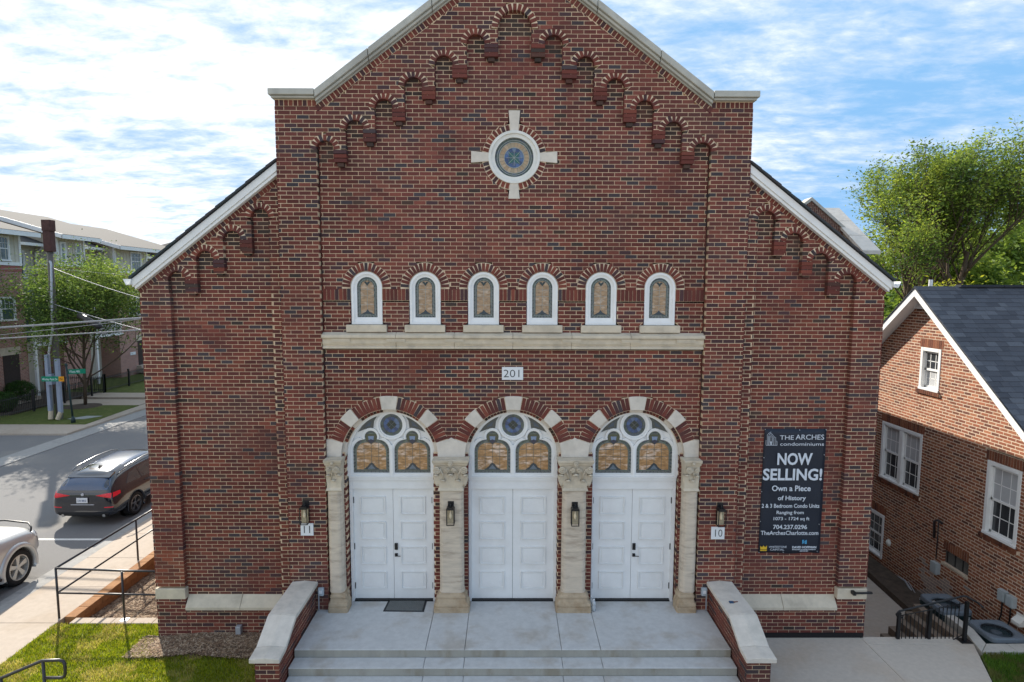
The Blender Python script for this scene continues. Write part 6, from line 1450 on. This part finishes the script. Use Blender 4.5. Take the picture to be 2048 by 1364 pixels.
b = MB(); b.box(-.36, .36, -.01, .01, 0, .22); bl3 = b.mesh('sign_blade', sg_green); Mx = Matrix.Translation((-19.98, 18.18, 2.25)) @ Matrix.Rotation(R(22), 4, 'Z'); bl3.transform(Mx); bl3 = link('sign_blade', bl3, t)
text('lettering', 'West 4th', .12, sg_w, bl3, Mx @ facing_front(-.07, -.0125, .055), width=.42, height=.12)
b = MB(); b.flat([(-20.95, 18.75), (-20.2, 18.75), (-19.75, 19.45), (-20.5, 19.45)], .0, .02); o = b.build('utility_cover', mat('pale utility cover', (.36, .37, .35), .8, .1, 9)); tag(o, 'pale rectangular utility cover lying in the grass by the street sign', 'cover')
b = MB(); b.lathe([(.9, .004), (.75, .03), (.3, .05), (.001, .05)], -22.4, 22.0, 20); o = b.build('tree_mulch_ring', mat('dark mulch', (.085, .065, .05))); structure(o)

# ------------------------------------------------------------------ iron fence with gate
t = thing('iron_fence', 'black iron picket fence in front of the townhouses', 'fence', loc=(-23.9, 22, 0))
pk = MB()
def fence_run(p, q):
    p, q = Vector(p), Vector(q); L_ = (q - p).length; n = int(L_ / .11)
    for i in range(n): v = p.lerp(q, (i + .5) / n); pk.box(v.x - .009, v.x + .009, v.y - .009, v.y + .009, .08, .98)
    for z in (.20, .88): b = MB(); b.tube([(p.x, p.y, z), (q.x, q.y, z)], .018, 6); b.build('rail', black_m, t)
    m = max(1, round(L_ / 2.4))
    for i in range(m + 1): v = p.lerp(q, i / m); b = MB(); b.box(v.x - .04, v.x + .04, v.y - .04, v.y + .04, 0, 1.08); b.box(v.x - .05, v.x + .05, v.y - .05, v.y + .05, 1.08, 1.12); b.build('fence_post', black_m, t)
fence_run((-23.9, 16.2, 0), (-23.9, 25.0, 0)); fence_run((-23.9, 26.2, 0), (-23.9, 52, 0)); fence_run((-23.9, 26.2, 0), (-26.5, 26.2, 0))
pk.build('pickets', black_m, t, kind='stuff')
t = thing('fence_gate', 'black iron gate in the fence beside the tree trunk', 'gate', loc=(-23.9, 25.6, 0)); pk = MB()
for i in range(9): y = 25.1 + .115 * i; pk.box(-23.91, -23.89, y - .008, y + .008, .1, 1.0)
pk.build('pickets', black_m, t, kind='stuff'); b = MB()
for z in (.15, .92): b.box(-23.92, -23.88, 25.05, 26.12, z, z + .04)
for y in (25.05, 26.08): b.box(-23.93, -23.87, y - .03, y + .03, 0, 1.12)
b.build('gate_frame', black_m, t)

# ------------------------------------------------------------------ townhouses
tb = mat('townhouse brick', (.28, .12, .09), .9, .1, 30)
nt = tb.node_tree; bt = nt.nodes.new('ShaderNodeTexBrick'); ge = nt.nodes.new('ShaderNodeNewGeometry'); mp = nt.nodes.new('ShaderNodeMapping'); sp_ = nt.nodes.new('ShaderNodeSeparateXYZ'); ad = nt.nodes.new('ShaderNodeMath'); cm = nt.nodes.new('ShaderNodeCombineXYZ')
nt.links.new(ge.outputs['Position'], sp_.inputs[0]); nt.links.new(sp_.outputs[0], ad.inputs[0]); nt.links.new(sp_.outputs[1], ad.inputs[1]); nt.links.new(ad.outputs[0], cm.inputs[0]); nt.links.new(sp_.outputs[2], cm.inputs[1]); nt.links.new(cm.outputs[0], bt.inputs['Vector'])
bt.inputs['Scale'].default_value = 1; bt.inputs['Brick Width'].default_value = .21; bt.inputs['Row Height'].default_value = .072; bt.inputs['Mortar Size'].default_value = .008
bt.inputs['Color1'].default_value = (.38, .17, .13, 1); bt.inputs['Color2'].default_value = (.26, .12, .10, 1); bt.inputs['Mortar'].default_value = (.55, .45, .38, 1)
nt.links.new(bt.outputs[0], nt.nodes['Principled BSDF'].inputs['Base Color'])
sid = mat('beige board siding', (.58, .54, .45), .8, .06, 6); sroof = mat('brown grey shingle roof', (.085, .078, .072), .92, .15, 14, .004, 40); soldier_m = mat('soldier brick red', (.33, .12, .10), .9, .2, 30)
def th_window(par, ax, a0, a1, z0, z1, plane, sgn, halves=1, rows=2):
    """window on a wall; ax 'x' = wall faces +x (a is y), ax 'y' = wall faces -y (a is x)"""
    f = (lambda u, w, v: (plane + w, u, v)) if ax == 'x' else (lambda u, w, v: (u, plane - w, v))
    b = MB(xf=f); c = .09
    b.box(a0 - c, a0, -.02, .05, z0 - c, z1 + c); b.box(a1, a1 + c, -.02, .05, z0 - c, z1 + c); b.box(a0, a1, -.02, .05, z1, z1 + c); b.box(a0 - c - .04, a1 + c + .04, -.02, .09, z0 - c, z0)
    for h in range(1, halves): m = a0 + (a1 - a0) * h / halves; b.box(m - .06, m + .06, -.02, .04, z0, z1)
    b.box(a0, a1, -.02, .03, (z0 + z1) / 2 - .025, (z0 + z1) / 2 + .025)
    for h in range(halves):
        p, q = a0 + (a1 - a0) * h / halves, a0 + (a1 - a0) * (h + 1) / halves
        for k in (1, 2): u = p + (q - p) * k / 3; b.box(u - .01, u + .01, -.02, .015, (z0 + z1) / 2, z1)
        b.box(p, q, -.02, .015, z0 + (z1 - z0) * .75 - .01, z0 + (z1 - z0) * .75 + .01)
        b.box(p, p + .04, -.02, .02, z0, z1); b.box(q - .04, q, -.02, .02, z0, z1)
    w = b.build('window', white_m, par); g = MB(xf=f); g.box(a0 + .01, a1 - .01, -.015, .002, z0 + .01, z1 - .01); g.build('pane', mat('townhouse glass', (.06, .10, .11), .08, .3, 1.2, spec=.7), w)
def townhouse(label, y0, y1, yend, zb, fx=-26.6, rx=-27.9, door=False, brick_side=True):
    """brick bay y0..y1 projecting to fx, recess y1..yend at rx"""
    t = thing('townhouse', label, 'townhouse', 'row of brick and beige townhouses across the street', (fx, y0, 0))
    b = MB(); b.box(-38, fx, y0, y1, -1, zb); b.build('brick_wall', tb, t)
    b = MB(); b.box(rx - .2, fx + .012, y0 - .012, y1 + .012, zb - .32, zb + .0); b.build('soldier_band', soldier_m, t)
    b = MB(); b.box(-37.9, fx - .02, y0 + .02, y1 - .02, zb, zb + 1.95); b.box(-38, rx, y1, yend, -1, zb + 1.5)
    b.build('siding', sid, t)
    b = MB(); n = int((y1 - y0) / .32)
    for i in range(n + 1): y = y0 + .04 + (y1 - y0 - .08) * i / n; b.box(fx - .02, fx + .004, y - .02, y + .02, zb + .15, zb + 1.9)
    for i in range(5): x = rx + (fx - rx) * (i + .5) / 5; b.box(x - .02, x + .02, y0 - .004, y0 + .02, zb + .15, zb + 1.9)
    b.build('batten', sid, t)
    b = MB()
    for x, y in ((fx - .03, y0 - .02), (fx - .03, y1 - .1)): b.box(x - .10, x + .05, y, y + .14, zb, zb + 1.95)
    b.box(rx, fx + .04, y0 - .03, y0 + .02, zb, zb + .17); b.box(fx - .03, fx + .05, y0, y1, zb, zb + .17); b.build('corner_board', white_m, t)
    # shed roof rising back from the street
    xe, ze, sl = fx + .75, zb + 1.70, .29
    zf = lambda x, o=0: ze + (xe - x) * sl + o
    b = MB(); b.prism([(xe, zf(xe)), (xe, zf(xe, .12)), (-34, zf(-34, .12)), (-41, zf(-34, -2.2)), (-41, zf(-34, -2.4)), (-34, zf(-34))], y0 - .55, y1 + .45); b.prism([(-30.5, zf(-30.5, -.7)), (-34, zf(-34, -.25)), (-41, zf(-34, -2.3)), (-38, zb)], y1 + .45, yend + .3); b.build('roof', sroof, t)
    b = MB(); b.prism([(xe + .03, zf(xe) - .14), (xe + .03, zf(xe, .11)), (-34, zf(-34, .11)), (-34, zf(-34) - .14)], y0 - .60, y0 - .55); b.box(xe, xe + .06, y0 - .6, y1 + .5, zf(xe) - .14, zf(xe, .09)); b.build('fascia', white_m, t)
    b = MB(); b.prism([(fx - .0, zb + 1.9), (fx, zf(fx)), (-34, zf(-34)), (-41, zb + 1.9)], y0, y0 + .1); b.build('gable_siding', sid, t)
    # recess: its own lower roof, window, porch
    xe2 = rx + .75; b = MB(); z2 = zb + 1.25; b.prism([(xe2, z2), (xe2, z2 + .12), (rx - 3.2, z2 + 1.55), (rx - 3.2, z2 + 1.4)], y1 + .02, yend); b.build('roof', sroof, t)
    b = MB(); b.box(xe2, xe2 + .10, y1 + .05, yend, z2 - .06, z2 + .10); b.tube([(xe2 + .05, yend - .2, z2), (rx + .15, yend - .15, z2 - .4), (rx + .12, yend - .12, zb - .4)], .05, 8); b.build('gutter', white_m, t)
    th_window(t, 'x', y1 + .75, y1 + 1.85, zb - .55, zb + .85, rx, 1)
    b = MB(); b.box(rx - .1, fx + .3, y1 + .02, yend, zb - 1.75, zb - 1.65); b.prism([(fx + .35, zb - 1.75), (fx + .35, zb - 1.68), (rx, zb - 1.05), (rx, zb - 1.65)], y1 + .02, yend - .02); b.build('porch_roof', mat('blue grey shingle', (.11, .13, .17), .9, .15, 15), t)
    b = MB(); b.box(fx + .18, fx + .3, y1 + .15, y1 + .3, -.1, zb - 1.75); b.box(fx + .18, fx + .3, y1 + .05, yend, zb - 4.45, zb - 4.35); b.box(fx + .18, fx + .30, y1 + .05, yend, zb - 3.55, zb - 3.47)
    for i in range(18): y = y1 + .3 + (yend - y1 - .4) * i / 17; b.box(fx + .22, fx + .26, y - .02, y + .02, zb - 4.4, zb - 3.5)
    b.build('porch', white_m, t)
    b = MB(); b.box(rx, rx + .03, y1 + .3, yend - .2, zb - 4.3, zb - 2.0); b.build('dark_opening', mat('townhouse glass', (.06, .10, .11)), t)
    m = (y0 + y1) / 2
    if y1 - y0 > 3.5:
        th_window(t, 'x', y1 - 1.95, y1 - .85, zb + .3, zb + 1.45, fx, 1, 1); th_window(t, 'x', y1 - 2.5, y1 - .75, zb - 2.85, zb - 1.75, fx, 1, 2)
        b = MB(); b.box(fx - .02, fx + .03, y1 - 1.9, y1 - .55, zb - 4.75, zb - 4.35); b.build('lintel', lime_m, t)
        b = MB(); b.box(fx - .02, fx + .012, y1 - 1.75, y1 - .65, .6, zb - 4.75); b.build('doorway', mat('shaded doorway', (.05, .035, .03), .8), t)
        b = MB(); b.box(fx + .01, fx + .04, y1 - 2.7, y1 - 2.1, zb - 5.7, zb - 5.5); pl_ = b.build('number_plate', sign_m, t)
        for k in range(3): b = MB(); b.box(fx, fx + .9 - .28 * k, y1 - 2.0, y1 - .4, .1 + .18 * k, .28 + .18 * k); b.build('step', side_m, t)
    else:
        th_window(t, 'x', m - .85, m - .55, zb + .3, zb + 1.35, fx, 1, 1); th_window(t, 'x', m + .45, m + .8, zb + .3, zb + 1.35, fx, 1, 1); th_window(t, 'x', m - .5, m + .3, zb - 2.8, zb - 1.7, fx, 1, 1)
    return t
townhouse('nearest townhouse at the left edge, with brick bay, paired white windows and dark doorway', 18.4, 24.0, 26.8, 7.36)
townhouse('second townhouse from the left edge, its beige upper storey rising behind the street tree', 26.8, 29.2, 32.2, 7.45)
townhouse('third townhouse, with two narrow white windows, just left of the church roof edge', 32.2, 36.0, 39.0, 7.15)
townhouse('fourth townhouse, mostly hidden behind the church eave', 39.0, 42.8, 46, 6.9)
t = thing('townhouse', 'farthest beige townhouse block with grey hipped roof, just above the church eave', 'townhouse', 'row of brick and beige townhouses across the street', (-33, 60, 0))
b = MB(); b.box(-38, -28, 53, 80, -1, 9.2); b.build('wall', sid, t)
b = MB(); b.add([(-27, 52, 9.1), (-27, 81, 9.1), (-39, 81, 9.1), (-39, 52, 9.1), (-33, 58, 11.9), (-33, 75, 11.9)], [(0, 1, 5, 4), (1, 2, 5), (2, 3, 4, 5), (3, 0, 4), (3, 2, 1, 0)]); b.build('roof', sroof, t)
